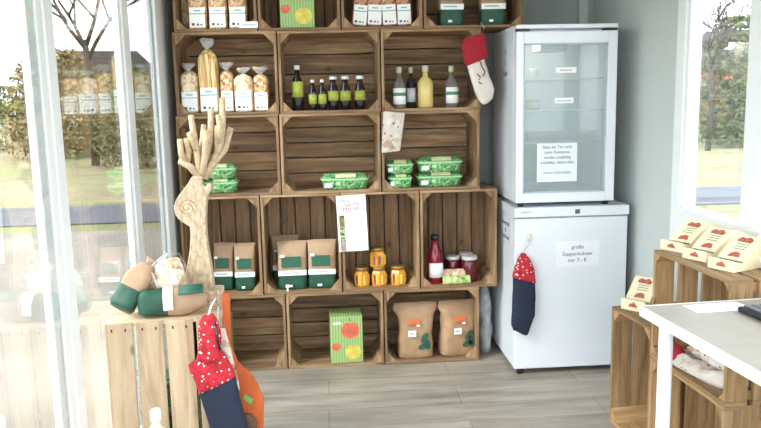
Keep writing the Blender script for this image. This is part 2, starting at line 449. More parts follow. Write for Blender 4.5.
uprt = [make_crate(.394, HU-.001, .30, 'v', n) for n in (4, 5)]
Z5, Z4, Z3, Z2, Z1 = 0, HL, HL+HU, 2*HL+HU, 3*HL+HU
rows = [(Z5, -.108, .5, land, ['bottom row left crate, mostly behind the hanging stockings', 'bottom row middle crate holding a green carton', 'bottom row right crate holding two paper sacks']),
        (Z4, -.1156, .4, uprt, ['second row from floor, leftmost, behind the wooden deer', 'second row from floor, holding three green and brown bags', 'second row from floor, with honey jars in it', 'second row from floor, beside the fridge, with red bottle']),
        (Z3, -.105, .5, land, ['third row crate behind the deer antlers with green trays', 'third row middle crate holding one single green tray', 'third row right crate with four green trays and hanging cloth']),
        (Z2, -.098, .5, land, ['fourth row left crate full of pasta bags', 'fourth row middle crate with dark bottles in it', 'fourth row right crate with pale stoppered bottles']),
        (Z1, -.086, .4, uprt, ['topmost row crate at far left with labelled pasta bags', 'topmost row crate holding a green apple carton', 'topmost row crate holding four tilted pasta bags'])]
for z, x0, st, protos, labs in rows:
    for i, lb in enumerate(labs):
        put(protos[(i*2+int(z*10)) % len(protos)], 'weathered wooden apple crate, ' + lb, (x0+i*st+.003, 0, z), group=GR)
put(land[1], 'weathered wooden apple crate, topmost row at far right above the fridge side', (1.117, 0, Z1), group=GR)

for p_ in land+uprt:
    if p_.name not in used:
        for ch in [x for x in S.objects if x.parent == p_]: bpy.data.objects.remove(ch)
        bpy.data.objects.remove(p_)
# ------------------------------------------------------------------ product makers (front faces -Y, origin at base centre)
def label_plate(parent, w, h, z, y, mat, name='label', t=.0012, x=0, lab=None):
    o = MB().box((x-w/2, y-t, z), (x+w/2, y, z+h), t=1).build(name, mat, parent)
    if lab: o['label'] = lab
    return o
def pasta_bag(w, h, d, mat, lab_h=.095, tie=True):
    o = thing('pasta_bag', 'x', 'bag'); hw, hd = w/2, d/2; n = 8
    b = MB(); secs = [(0, 0, 0, hw*.86, hd*.86, 4), (0, 0, .006, hw*.95, hd*.95, 4)]
    for k in range(1, n): secs.append((0, 0, h*.72*k/(n-1), hw, hd, 3.5))
    secs += [(0, 0, h*.79, hw*.82, hd*.8, 2.6), (0, 0, h*.85, hw*.35, hd*.35, 2)]
    b.loft(secs, 24, amp=.004, fs=40, seed=random.random()*9).build('bag_body', M[mat], o)
    b = MB(); b.loft([(0, 0, h*.845, .012, .01), (0, 0, h*.87, .008, .007), (0, 0, h*.90, .02, .008), (.002, 0, h*.95, .033, .010), (0, 0, h, .037, .011)], 14, amp=.010, fs=60, seed=3)
    b.build('gathered_top', M['cello_w'], o)
    lw = w*.84
    lb = MB(); lb.box((-lw/2, -hd-.0035, .008), (lw/2, -hd-.001, .008+lab_h), t=1); q = lb.build('label', M['paper'], o)
    k = MB(); k.box((-lw/2, -hd-.0042, .008+lab_h*.66), (lw/2, -hd-.0036, .008+lab_h*.71), t=1)
    k.build('label_stripe', M['ink_band'], q)
    k = MB(); 
    for (x, s_) in ((-.28, .17), (.02, .13), (.24, .1)): k.box((lw*x-lw*s_/2, -hd-.0042, .018), (lw*x+lw*s_/2, -hd-.0036, .018+lw*s_*.9), t=1)
    k.build('label_marks', M['ink'], q)
    k = MB(); k.box((-lw*.22, -hd-.0042, .008+lab_h*.8), (lw*.22, -hd-.0036, .008+lab_h*.87), t=1); k.build('label_heading', M['ink_band'], q)
    return o
M['cello_w'] = plain('crinkled_cellophane', 'cfcac4', .2, .2, 60, Transmission_Weight=.5)

def kraft_bag(w=.155, h=.252, d=.10):
    o = thing('flour_bag', 'x', 'bag'); hw, hd = w/2, d/2
    b = MB()
    secs = [(0, 0, 0, hw*.9, hd*.9, 5), (0, 0, .008, hw*.97, hd*.97, 5), (0, 0, .04, hw, hd, 5), (0, 0, .078, hw, hd, 5), (0, 0, .12, hw, hd*.98, 5), (0, 0, h*.7, hw, hd*.9, 5),
            (0, 0, h*.82, hw, hd*.6, 5), (0, .005, h*.93, hw*1.03, hd*.28, 5), (0, .008, h, hw*1.08, hd*.1, 6)]
    b.loft(secs, 28, amp=.004, fs=26, seed=2, mis=[1, 1, 1, 0, 0, 0, 0, 0]).build('bag_body', [M['kraft'], M['green_bag']], o)
    wb = MB().box((-hw*.96, -hd-.004, .078), (hw*.96, -hd-.002, .105), t=1).build('white_band', M['paper'], o)
    MB().box((-hw*.7, -hd-.0048, .089), (hw*.4, -hd-.0042, .095), t=1).build('band_lettering', M['ink_band'], wb)
    MB().box((-hw*.72, -hd-.003, .122), (hw*.6, -hd*.9, .178), t=1).build('printed_square', M['green_patch'], o)
    MB().box((-hw*.35, -hd-.0045, .016), (-hw*.02, -hd-.003, .028), t=1).build('price_sticker', M['paper'], o)
    MB().box((-hw*.8, -hd-.0035, .176), (-hw*.5, -hd*.8, .187), t=1).build('small_sticker', M['paper'], o)
    return o
def bottle(name, prof, mat, capmat, cap, lab=None, lab2=None, n=24):
    """prof: (z, r) list"""
    o = thing(name, 'x', 'bottle')
    MB().loft([(0, 0, z, r, r) for z, r in prof], n).build('bottle_body', M[mat], o)
    MB().loft([(0, 0, z, r, r) for z, r in cap], 18).build('stopper' if capmat == 'cork' else 'cap', M[capmat], o)
    if lab:
        z0, z1, r, mt = lab; wrap(o, r, z0, z1, M[mt])
    return o
def wrap(o, r, z0, z1, mt, a=75, name='label', th=.0012, band=None):
    b = MB(); k = 12; ids = []
    for i in range(k+1):
        t = R(-90-a+2*a*i/k)
        for rr in (r+.0006, r+.0006+th):
            for z in (z0, z1): b.v.append((rr*math.cos(t), rr*math.sin(t), z))
    for i in range(k):
        q = 4*i; p = q+4
        b.face([q+2, p+2, p+3, q+3], sm=True); b.face([q, q+1, p+1, p]); b.face([q+1, q+3, p+3, p+1]); b.face([q, p, p+2, q+2])
    b.face([0, 2, 3, 1]); q = 4*k; b.face([q, q+1, q+3, q+2])
    l = b.build(name, mt, o)
    if band:
        wrap(l, r+.001, z0+(z1-z0)*band[0], z0+(z1-z0)*band[1], M[band[2]], a, 'label_band')
    return l
def tray(w, h=.05, d=.13):
    o = thing('salad_tray', 'x', 'tray'); hw, hd = w/2, d/2
    MB().loft([(0, 0, 0, hw*.86, hd*.86, 6), (0, 0, .004, hw*.9, hd*.9, 6), (0, 0, h*.55, hw*.96, hd*.96, 6), (0, 0, h*.62, hw*.97, hd*.97, 6)], 28).build('tray_body', M['tray_leaf'], o)
    MB().loft([(0, 0, h*.60, hw, hd, 6), (0, 0, h*.69, hw*1.02, hd*1.02, 6), (0, 0, h*.72, hw, hd, 6)], 28).build('tray_rim', M['tray_rim'], o)
    MB().loft([(0, 0, h*.71, hw*.96, hd*.95, 5), (0, 0, h*.84, hw*.92, hd*.74, 4), (0, 0, h*.97, hw*.86, hd*.52, 4), (0, 0, h, hw*.7, hd*.4, 3)], 28, amp=.003, fs=60).build('leaf_filling', M['tray_leaf'], o)
    r = Matrix.Rotation(R(-28), 3, 'X')
    MB().box((-hw*.4, -hd*.92, h*.77), (hw*.45, -hd*.52, h*.80), t=1, rot=Matrix.Rotation(R(31), 3, 'X'), piv=(0, -hd*.95, h*.75)).build('film_print', M['tray_print'], o)
    MB().box((-hw*.85, -hd*.985, h*.16), (-hw*.52, -hd*.96+.001, h*.46), t=1).build('price_sticker', M['paper_grey'], o)
    MB().box((-hw*.38, -hd*.985, h*.3), (-hw*.2, -hd*.96+.001, h*.5), t=1).build('small_sticker', M['tray_rim'], o)
    return o
def disc(parent, x, z, r, mat, name, y, sx=1, notch=True):
    pts = []
    for i in range(28):
        t = 2*math.pi*i/28; rr = r*(1-.16*math.exp(-((t-math.pi/2)**2)/.08))
        pts.append((x+rr*math.cos(t)*sx, z+rr*math.sin(t)*.95))
    return MB().prism(pts, y-.0008, y, t=1).build(name, mat, parent)
def apple_carton(w=.165, h=.25, d=.15):
    o = thing('juice_carton', 'x', 'carton'); hw = w/2; y = -d/2
    MB().box((-hw, -d/2, 0), (hw, d/2, h), t=1).build('carton_body', M['apple_green'], o, bevel=.003)
    disc(o, hw*.22, h*.70, .047, M['red'], 'printed_apple', y)
    disc(o, hw*.36, h*.23, .042, M['yellow'], 'printed_apple', y)
    disc(o, -hw*.68, h*.36, .023, M['red'], 'printed_apple', y)
    MB().box((-hw*.85, y-.0008, h*.84), (-hw*.35, y, h*.88), t=1).build('price_sticker', M['paper'], o)
    s_ = MB(); s_.tube([(hw*.25, y-.001, h*.9), (hw*.15, y-.001, h*.96)], .002); s_.build('printed_stalk', M['leaf_ink'], o)
    return o

# ------------------------------------------------------------------ goods in the crates
T = .0136
def X(px, py, Y): return at(px, py, Y).x
# top row, left: pasta bags
pb = pasta_bag(.088, .25, .06, 'pasta'); 
g1 = 'pasta bags in the top left crate'
put(pb, 'clear bag of pasta with white label, leftmost labelled one in topmost left crate', (X(198.5, 20, .06), .06, Z1+T), 0, g1)
put(pb, 'clear bag of pasta with white label, middle labelled bag in the topmost left crate', (X(218.5, 20, .06), .06, Z1+T), 0, g1)
put(pb, 'clear bag of pasta in the topmost left crate, behind the white price card', (X(238.5, 20, .06), .06, Z1+T), 0, g1)
pn = thing('pasta_bag', 'clear bag of brown pasta without label in the back corner of topmost left crate', 'bag', (X(185, 15, .19), .19, Z1+T), 0)
MB().loft([(0, 0, 0, .04, .03, 3), (0, 0, .02, .048, .035, 3), (0, 0, .14, .048, .035, 3), (0, 0, .19, .03, .02)], 20, amp=.006, fs=40, seed=1).build('bag_body', M['pasta'], pn)
MB().loft([(0, 0, .19, .015, .01), (0, 0, .21, .01, .008), (0, 0, .25, .035, .01)], 14, amp=.01, fs=60).build('gathered_top', M['cello_w'], pn)
# price card
pc = thing('price_card', 'small white price card on front edge of the topmost left crates', 'card', (X(248.5, 23.5, -.004), -.004, Z1+T))
MB().box((-.044, -.001, 0), (.044, .0006, .03), t=1).build('card_sheet', M['paper'], pc)
MB().box((-.034, -.0016, .012), (.034, -.001, .017), t=1).build('card_lettering', M['ink_band'], pc)
# top row, apple carton, tilted bags, flour bags
ac = apple_carton()
put(ac, 'green striped apple juice carton in the topmost row', (X(298, 20, .10), .10, Z1+T), 0, 'green apple cartons')
pr = pasta_bag(.078, .24, .055, 'pasta_red'); g3 = 'tilted pasta bags in the top row'
for px, lb, rr in ((359, 'leftmost of the four tilted bags', -6), (374, 'second from left of the four tilted bags', -3), (389.5, 'third from left of the four tilted bags', 3), (404, 'rightmost of the four tilted bags', 2)):
    put(pr, 'reddish pasta bag in topmost row, ' + lb, (X(px, 22, .07), .07, Z1+T+.004), 0, g3, rot=(0, R(-rr), 0))
kb = kraft_bag()
gk = 'green and brown paper bags'
put(kb, 'brown and green paper bag in topmost row, nearer the middle of its crate', (X(450, 18, .08), .08, Z1+T), R(4), gk, scale=(.78, .9, 1))
put(kb, 'brown and green paper bag in topmost row, at far right above the fridge', (X(492, 18, .08), .08, Z1+T), R(-3), gk, scale=(.8, .9, 1))
# row 2 left : five bags
b1 = pasta_bag(.088, .24, .06, 'pasta2'); g4 = 'pasta bags in the fourth row left crate'
put(b1, 'clear pasta bag with white label, leftmost in the fourth row crate', (X(190.5, 100, .07), .07, Z2+T), R(3), g4)
bt = pasta_bag(.094, .355, .062, 'spaghetti', .112)
put(bt, 'tall clear bag of long golden pasta, tallest bag on the shelf', (X(210, 100, .06), .06, Z2+T), 0, g4)
b2 = pasta_bag(.068, .24, .055, 'pasta')
put(b2, 'narrow clear pasta bag just right of the tall golden one', (X(228, 100, .07), .07, Z2+T), 0, g4)
b3 = pasta_bag(.092, .215, .06, 'pasta2')
put(b3, 'wide clear pasta bag with white label, second from right in its crate', (X(244.5, 100, .06), .06, Z2+T), R(-3), g4)
put(b2, 'clear pasta bag with white label, rightmost in the fourth row crate', (X(261.5, 100, .07), .07, Z2+T), 0, g4, scale=(1.12, 1, .9))
# row 2 middle : dark bottles
def dark_bottle(h, r, neck, lz0, lz1):
    return bottle('juice_bottle', [(0, r*.9), (.004, r), (h*.55, r), (h*.68, r*.8), (h*.78, neck), (h*.92, neck)], 'bottle_dark', 'cap_white',
                  [(h*.90, neck*1.25), (h*.985, neck*1.25), (h, neck*1.0)], (lz0, lz1, r, 'lime_label'))
d1 = dark_bottle(.222, .029, .012, .065, .142)
put(d1, 'large dark bottle with lime label, tallest of the dark bottles', (X(298, 100, .07), .07, Z2+T), 0)
d2 = dark_bottle(.150, .0195, .008, .03, .078); g5 = 'small dark bottles'
put(d2, 'small slim dark bottle with lime label, next to the tallest dark bottle', (X(313, 100, .06), .06, Z2+T), 0, g5)
put(d2, 'small slim dark bottle with lime label, second from the tallest dark bottle', (X(322.5, 100, .06), .06, Z2+T), 0, g5)
d3 = dark_bottle(.165, .0265, .015, .045, .092); g6 = 'stout dark bottles'
for px, lb in ((333.5, 'left of the three stout ones'), (345.5, 'middle of the three stout ones'), (360.2, 'right of the three stout ones')):
    put(d3, 'stout dark bottle with lime label and white cap, ' + lb, (X(px, 100, .07), .07, Z2+T), 0, g6)
# row 2 right : stoppered bottles
def liqueur(mat, h=.205, r=.033):
    o = bottle('liqueur_bottle', [(0, r*.92), (.005, r), (h*.58, r), (h*.68, r*.72), (h*.74, r*.35), (h*.86, r*.32)], mat, 'cork', [(h*.85, r*.34), (h*.87, r*.42), (h, r*.42)])
    return o
l1 = liqueur('clear_glass'); wrap(l1, .033, .02, .10, M['paper'], 70, band=(.52, .72, 'ink_green'))
g7 = 'pale stoppered bottles'
put(l1, 'clear stoppered bottle with white and teal label, leftmost in its crate', (X(399.3, 100, .07), .07, Z2+T), 0, g7)
put(l1, 'clear stoppered bottle with white and teal label, standing alone at right near the white stocking', (X(451.5, 100, .07), .07, Z2+T), R(8), g7)
l3 = liqueur('dark_glass', .205, .026); wrap(l3, .026, .03, .10, M['paper_grey'], 60)
put(l3, 'slim grey glass bottle set back between clear bottle and yellow bottle', (X(411, 100, .13), .13, Z2+T), 0, g7)
l2 = liqueur('eggnog', .21, .039)
put(l2, 'bottle of yellow egg liqueur with pale stopper', (X(425.5, 100, .08), .08, Z2+T), 0, g7)
# row 3 : trays
t1 = tray(.245, .075, .15); gt = 'green trays on the third row'
put(t1, 'single long green salad tray in the middle third row crate', (X(345, 185, .10), .10, Z3+T), 0, gt)
x = X(438.5, 180, .10)
put(t1, 'long green salad tray at the right, lower of its two', (x, .10, Z3+T), 0, gt, scale=(.96, 1, .98))
put(t1, 'long green salad tray at the right, upper of its two', (x+.002, .10, Z3+T+.0745), R(1), gt, scale=(.96, 1, .98))
t2 = tray(.13, .072, .15)
x = X(399, 180, .09)
put(t2, 'short green salad tray beside the hanging cloth, lower of its two', (x, .09, Z3+T), R(2), gt, scale=(.95, 1, 1))
put(t2, 'short green salad tray beside the hanging cloth, upper of its two', (x+.002, .09, Z3+T+.073), R(-2), gt, scale=(1.08, 1, .9))
x = X(222, 185, .10)
put(t2, 'green salad tray behind the deer head, lower of its two', (x, .10, Z3+T), 0, gt, scale=(1.28, 1, 1))
put(t2, 'green salad tray behind the deer head, upper of its two', (x-.002, .10, Z3+T+.073), R(2), gt, scale=(1.25, 1, .95))
# row 4
put(kb, 'brown and green paper bag behind the deer, left of two in its crate', (X(225, 270, .12), .12, Z4+T), R(-4), gk, scale=(.66, 1, .95))
put(kb, 'brown and green paper bag behind the deer, right of two in its crate', (X(245.5, 270, .09), .09, Z4+T), R(2), gk, scale=(.68, 1, .95))
put(kb, 'brown and green paper bag in front in the crate of three, left of its pair', (X(292.5, 270, .08), .08, Z4+T), R(2), gk, scale=(.96, 1, .97))
put(kb, 'brown and green paper bag at right in the crate of three', (X(322.5, 270, .08), .08, Z4+T), R(-2), gk, scale=(.93, 1, .98))
put(kb, 'brown and green paper bag at the back in the crate of three', (X(286, 270, .205), .205, Z4+T), R(4), gk, scale=(.9, 1, 1))
cl = thing('price_clip', 'small white round price clip below the paired green bags', 'clip', (X(287.5, 285, .006), .006, Z4+T))
MB().box((-.004, -.0015, 0), (.004, .0015, .02), t=1).build('clip_foot', M['paper'], cl)
MB().prism([(.011*math.cos(i*.449), .026+.009*math.sin(i*.449)) for i in range(14)], -.0015, .0015, t=1).build('clip_disc', M['paper'], cl)
# honey
def honey():
    o = thing('honey_jar', 'x', 'jar'); r = .042
    b = MB().loft([(0, 0, 0, r*.9, r*.9, 2), (0, 0, .004, r, r), (0, 0, .066, r, r), (0, 0, .078, r*.8, r*.8), (0, 0, .082, r*.76, r*.76)], 6, sm=False); b.build('jar_glass', M['honey'], o)
    MB().loft([(0, 0, .0815, .034, .034), (0, 0, .083, .036, .036), (0, 0, .098, .036, .036), (0, 0, .1, .034, .034)], 24).build('lid', M['lid_brass'], o)
    rr = r*.866+.0004
    a = Matrix.Rotation(R(0), 3, 'Z')
    MB().box((-.019, -rr-.0012, .01), (.019, -rr, .06), t=1).build('label', M['honey_label'], o)
    for s_ in (-1, 1):
        l = MB().box((-.018, -rr-.0012, .012), (.018, -rr, .058), t=1).build('side_label', M['purple_label'] if s_ < 0 else M['honey_label'], o)
        l.rotation_euler = (0, 0, R(60*s_))
        if s_ < 0: l['label'] = 'plum red side label'
    return o
hj = honey(); gh = 'honey jars'
put(hj, 'honey jar with yellow label, left of the three standing on the crate board', (X(361.5, 275, .07), .07, Z4+T), R(0), gh)
put(hj, 'honey jar with yellow label, middle one below the stacked jar', (X(379, 275, .07), .07, Z4+T), R(0), gh)
put(hj, 'honey jar with yellow label, right of the three standing on the crate board', (X(398, 275, .07), .07, Z4+T), R(0), gh)
put(hj, 'honey jar with plum label stacked on top of another jar', (X(377.5, 255, .07), .07, Z4+T+.1), R(50), gh)
# red syrup bottle, jars, packets
rb = bottle('syrup_bottle', [(0, .038), (.005, .041), (.135, .041), (.165, .034), (.20, .020), (.232, .017)], 'juice_red', 'black', [(.228, .021), (.25, .022), (.256, .015)])
wrap(rb, .041, .035, .11, M['paper'], 75); rb['label'] = 'x'
put(rb, 'tall red syrup bottle with white label and black cap beside the jam jars', (X(435, 270, .07), .07, Z4+T), R(20))
def jam(h, r, lab):
    o = thing('jam_jar', lab, 'jar')
    MB().loft([(0, 0, 0, r*.9, r*.9), (0, 0, .005, r, r), (0, 0, h*.8, r, r), (0, 0, h*.87, r*.86, r*.86)], 24).build('jar_glass', M['jam'], o)
    MB().loft([(0, 0, h*.86, r*.93, r*.93), (0, 0, h*.88, r*.97, r*.97), (0, 0, h*.985, r*.97, r*.97), (0, 0, h, r*.9, r*.9)], 24).build('lid', M['lid_white'], o)
    return o
put(jam(.125, .040, 'x'), 'dark red jam jar with white lid, left one behind the packets', (X(453, 268, .14), .14, Z4+T), 0, 'dark red jam jars')
put(jam(.135, .043, 'x'), 'dark red jam jar with white lid, right one nearest the fridge', (X(469.5, 270, .08), .08, Z4+T), 0, 'dark red jam jars')
put(jam(.13, .038, 'x'), 'dark red jam jar standing behind the right front jam jar', (X(466, 268, .19), .19, Z4+T), 0, 'dark red jam jars')
M['packet_g'] = speckle('green_yellow_print', ['c9d28a', '7aa84c', 'e6dfa8', '4f7a3a'], 55, .4)
M['packet_r'] = speckle('reddish_print', ['c98a78', 'e2c8a8', '8c3a38', 'd8b89a'], 50, .4)
pk = thing('snack_packet', 'small green and yellow packet lying in front of the jam jars', 'packet', (X(457, 278, .022), .022, Z4+T), R(3), rot=(R(-18), 0, R(4)))
MB().loft([(0, 0, 0, .074, .004, 6), (0, 0, .01, .074, .009, 6), (0, 0, .03, .072, .009, 6), (0, 0, .044, .074, .002, 6)], 24, amp=.002, fs=60).build('packet_body', M['packet_g'], pk)
pk = thing('snack_packet', 'small reddish packet leaning between green packet and jam jars', 'packet', (X(453, 272, .05), .052, Z4+T), rot=(R(-12), 0, R(-6)))
MB().loft([(0, 0, 0, .075, .004, 6), (0, 0, .02, .075, .008, 6), (0, 0, .06, .073, .008, 6), (0, 0, .072, .075, .002, 6)], 24, amp=.003, fs=50).build('packet_body', M['packet_r'], pk)
# row 5
put(ac, 'green striped apple juice carton in the bottom row middle crate', (X(346, 340, .09), .09, Z5+T), R(3), 'green apple cartons')
put(ac, 'green striped apple juice carton half hidden behind the orange felt boot', (X(216, 340, .12), .12, Z5+T), 0, 'green apple cartons')
def sack(seed):
    o = thing('paper_sack', 'x', 'sack'); w, h, d = .195, .29, .12; hw, hd = w/2, d/2
    secs = [(0, 0, 0, hw*.9, hd*.85, 4), (0, 0, .01, hw*.95, hd*.95, 4), (0, 0, .07, hw*.93, hd, 4), (0, 0, .13, hw*.9, hd, 4), (0, 0, .18, hw*.93, hd*.85, 4), (0, .0, .225, hw*1.0, hd*.5, 4), (0, -.005, .262, hw*1.2, hd*.25, 4), (0, -.005, h, hw*1.16, hd*.06, 4)]
    fine = []
    for k in range(len(secs)-1):
        for q in (0, .5): fine.append(tuple(secs[k][j]+(secs[k+1][j]-secs[k][j])*q for j in range(6)))
    fine.append(secs[-1])
    MB().loft(fine, 32, amp=.009, fs=17, seed=seed).build('sack_body', M['kraft2'], o)
    def deco(z, h_, x0, x1, mat, name, y=None):
        yy = -hd-.006 if y is None else y
        return MB().box((x0, yy-.001, z), (x1, yy, z+h_), t=1).build(name, mat, o)
    q = deco(.122, .034, -.045, -.003, M['paper'], 'white_label', -hd-.006)
    MB().box((-.038, -hd-.0075, .135), (-.012, -hd-.007, .142), t=1).build('label_lettering', M['ink_band'], q)
    lt = MB().box((-.045, 0, 0), (.02, .001, .028), t=1).build('orange_lettering', M['orange_ink'], o); lt.location = (0, -hd-.004, .190); lt.rotation_euler = (R(-28), 0, 0)
    l2_ = MB().box((.0, 0, 0), (.018, .001, .010), t=1).build('small_sticker', M['paper'], o); l2_.location = (0, -hd-.006, .176); l2_.rotation_euler = (R(-12), 0, 0)
    for (cx, cz, a) in ((.042, .112, 62), (.036, .068, 20), (.056, .078, 100)):
        pts = [(cx+.031*math.cos(t)*math.cos(R(a))-.016*math.sin(t)*math.sin(R(a)), cz+.031*math.cos(t)*math.sin(R(a))+.016*math.sin(t)*math.cos(R(a))) for t in [i*math.pi/8 for i in range(16)]]
        MB().prism(pts, -hd-.0065, -hd-.0055, t=1).build('printed_leaf', M['leaf_ink'], o)
    return o
sk = sack(3.3)
put(sk, 'brown paper sack with orange lettering, left one in the bottom right crate', (X(415, 340, .09), .09, Z5+T), R(2), 'brown paper sacks')
put(sk, 'brown paper sack with orange lettering, right one, leaning, in the bottom right crate', (X(456, 340, .10), .10, Z5+T), 0, 'brown paper sacks', rot=(0, R(2.5), R(14)))

# poster hung on the crates
ps = thing('price_poster', 'white paper poster with printed heading and photo strip hung on crate edge', 'poster', tuple(at(354, 251, -.006)), rot=(0, R(-2), 0))
MB().box((-.074, -.001, 0), (.074, .0008, .285), t=1).build('poster_sheet', M['paper'], ps)
text('Die', .026, M['ink_green'], ps, (-.046, -.002, .262), italic=.2)
text('Gute', .036, M['ink_pink'], ps, (.006, -.002, .243)); text('Hirse', .038, M['ink_pink'], ps, (-.004, -.002, .218))
for i, (c0) in enumerate((['6a6a3a', '8a8a5a', '4a5a30', 'a0885a'], ['4a7a3a', '7aa05a', 'c0c8a0', '345a2a'], ['8a6a5a', 'c8b8a8', '5a4038', 'e0d0c0'])):
    MB().box((-.064, -.0022, .155-.062*i-.03), (-.038, -.001, .155-.062*i+.03), t=1).build('printed_photo', speckle('photo_print', c0, 80, .8), ps)
b = MB()
for k in range(11): b.box((-.025, -.0016, .18-.015*k), (.03+.02*random.random(), -.001, .1815-.015*k), t=1)
b.build('fine_lettering', plain('faint_ink', 'b8bcc0', .8), ps)

# hanging cloth in third row (cream with brown print)
def wavy_sheet(name, parent, pts, y, th, mat, amp=.004, nx=8, nz=14, seed=0):
    """pts: 4 corners (x,z): top-left, top-right, bottom-right, bottom-left"""
    b = MB(); A, B_, C_, D = [Vector((p[0], 0, p[1])) for p in pts]
    for side in (0, 1):
        for j in range(nz+1):
            for i in range(nx+1):
                u, v = i/nx, j/nz; p = (A*(1-u)+B_*u)*(1-v)+(D*(1-u)+C_*u)*v
                w_ = noise.noise(Vector((p.x*14+seed, p.z*9, seed)))*amp*2+math.sin(u*9+seed)*amp*.5
                e = 1-(2*u-1)**6
                b.v.append((p.x, y+w_+(th/2*e if side else -th/2*e), p.z))
    n = (nx+1)*(nz+1); g = lambda i, j, s_: s_*n+j*(nx+1)+i
    for j in range(nz):
        for i in range(nx):
            b.face([g(i, j, 0), g(i, j+1, 0), g(i+1, j+1, 0), g(i+1, j, 0)], sm=True)
            b.face([g(i, j, 1), g(i+1, j, 1), g(i+1, j+1, 1), g(i, j+1, 1)], sm=True)
    for j in range(nz):
        b.face([g(0, j, 0), g(0, j, 1), g(0, j+1, 1), g(0, j+1, 0)]); b.face([g(nx, j, 0), g(nx, j+1, 0), g(nx, j+1, 1), g(nx, j, 1)])
    for i in range(nx):
        b.face([g(i, 0, 0), g(i+1, 0, 0), g(i+1, 0, 1), g(i, 0, 1)]); b.face([g(i, nz, 0), g(i, nz, 1), g(i+1, nz, 1), g(i+1, nz, 0)])
    return b.build(name, mat, parent)
o_ = at(392, 130, -.022)
ct = thing('printed_cloth_stocking', 'cream cotton stocking with brown printed figures hanging in third row right crate', 'stocking', tuple(o_))
sp = sc(-.022)
def rel(px, py, Y, o): p = at(px, py, Y)-o; return (p.x, p.z)
wavy_sheet('stocking_body', ct, [rel(383, 111, -.022, o_), rel(405, 113, -.022, o_), rel(400, 151, -.022, o_), rel(381.5, 153, -.022, o_)], 0, .012, M['cream_print_cloth'], .003)
MB().tube([(rel(384, 111, -.022, o_)[0], 0, rel(384, 111, -.022, o_)[1]-.004), (rel(384, 108, -.022, o_)[0], .008, rel(384, 107, -.022, o_)[1])], .003).build('hanging_loop', M['felt_red'], ct)

# red and white stocking by the fridge, hung from the top row
o_ = at(482, 28, -.03)
st = thing('felt_stocking', 'red topped white felt stocking hanging tilted between shelf and upper fridge', 'stocking', tuple(o_), rot=(0, 0, 0))
def bar_loft(pts, n=20, ex=3.2, amp=.003, seed=0, Y=0, o=None, mis=None):
    secs = []
    for (pa, pb_, t) in pts:
        a = at(*pa, Y)-o; b_ = at(*pb_, Y)-o; c = (a+b_)/2
        secs.append((a, b_, t))
    return secs
def quad_loft(secs, name, mat, parent, n=20, amp=.002, seed=0, mis=None, sub=3):
    """rings along arbitrary left/right pairs (stocking shapes)"""
    fine = []
    for k in range(len(secs)-1):
        for q in range(sub):
            f_ = q/sub; fine.append([secs[k][j].lerp(secs[k+1][j], f_) if j < 2 else secs[k][j]*(1-f_)+secs[k+1][j]*f_ for j in range(3)])
    fine.append(list(secs[-1]))
    b = MB(); rings = []
    for a, c, t in fine:
        m_ = (a+c)/2; h_ = (a-c)/2; ids = []
        for i in range(n):
            th = 2*math.pi*i/n; co, si = math.cos(th), math.sin(th)
            p = m_ - h_*math.copysign(abs(co)**.6, co) + Vector((0, 1, 0))*t*math.copysign(abs(si)**.8, si)
            p += noise.noise_vector(p*25+Vector((seed, 0, 0)))*amp
            ids.append(len(b.v)); b.v.append(tuple(p))
        rings.append(ids)
    for k in range(len(rings)-1):
        for i in range(n):
            j = (i+1) % n; b.face([rings[k][i], rings[k+1][i], rings[k+1][j], rings[k][j]], sm=True)
    b.face(rings[0]); b.face(rings[-1][::-1])
    return b.build(name, mat, parent)
Yk = -.03
P = lambda l, r, t: (at(*l, Yk)-o_, at(*r, Yk)-o_, t)
quad_loft([P((465, 38), (484, 33), .012), P((461, 46), (486, 40), .02), P((464, 62), (488, 57), .02), P((467, 66), (483.5, 59), .021)], 'stocking_top', M['felt_red'], st)
quad_loft([P((466.5, 64), (483.5, 57), .019), P((471, 80), (489, 75), .02), P((475, 93), (495, 90), .02), P((480, 102), (493, 98), .016), P((483, 104.5), (488, 103), .008)], 'stocking_foot', M['felt_white'], st, seed=2)
b = MB(); a1 = at(483, 34, Yk)-o_; b.tube([a1, a1+Vector((.006, .0, .03)), (0, .028, .028)], .003); b.build('hanging_loop', M['cork'], st)
Yt = Yk-.0225
b = MB()
for pts in ([(479.5, 60), (482, 67), (485, 72), (483, 76)], [(477, 74), (480.5, 77), (479, 80)], [(478.5, 82), (482, 84)]):
    b.tube([at(p[0], p[1], Yt)-o_ for p in pts], .0028, 6)
b.build('stitched_motif', plain('dark_red_thread', '6a2430', .9), st)

# ------------------------------------------------------------------ fridges
FX0, FX1, FYF, FYB = 1.512, 2.076, -.231, .39
def box_part(name, lo, hi, mat, parent, bevel=.004): return MB().box(lo, hi, t=1).build(name, mat, parent, bevel=bevel)
fr = thing('refrigerator', 'white under-counter fridge with solid door, standing on the floor below the glass one', 'refrigerator', (FX0, FYF, 0))
Wd, Dp = FX1-FX0, FYB-FYF
box_part('cabinet', (.006, .05, .03), (Wd-.006, Dp, .79), M['white_metal'], fr)
dr = box_part('door', (.004, 0, .03), (Wd-.004, .05, .783), M['white_metal'], fr, .006)
box_part('door_gap', (.01, .012, .783), (Wd-.01, .05, .79), M['grey_seal'], fr, 0)
wt = box_part('worktop', (0, -.008, .79), (Wd, Dp, .838), M['white_metal'], fr, .006)
box_part('display_panel', (.295, -.0095, .803), (.318, -.008, .824), plain('grey_display', '5c6468', .3), wt, 0)
text('LIEBHERR', .013, M['grey_seal'], wt, (.055, -.0085, .816), name='maker_lettering')
for x_ in (.04, Wd-.04):
    for y_ in (.03, Dp-.05): MB().loft([(x_, y_, 0, .016, .016), (x_, y_, .03, .016, .016)], 12).build('foot', M['black'], fr)
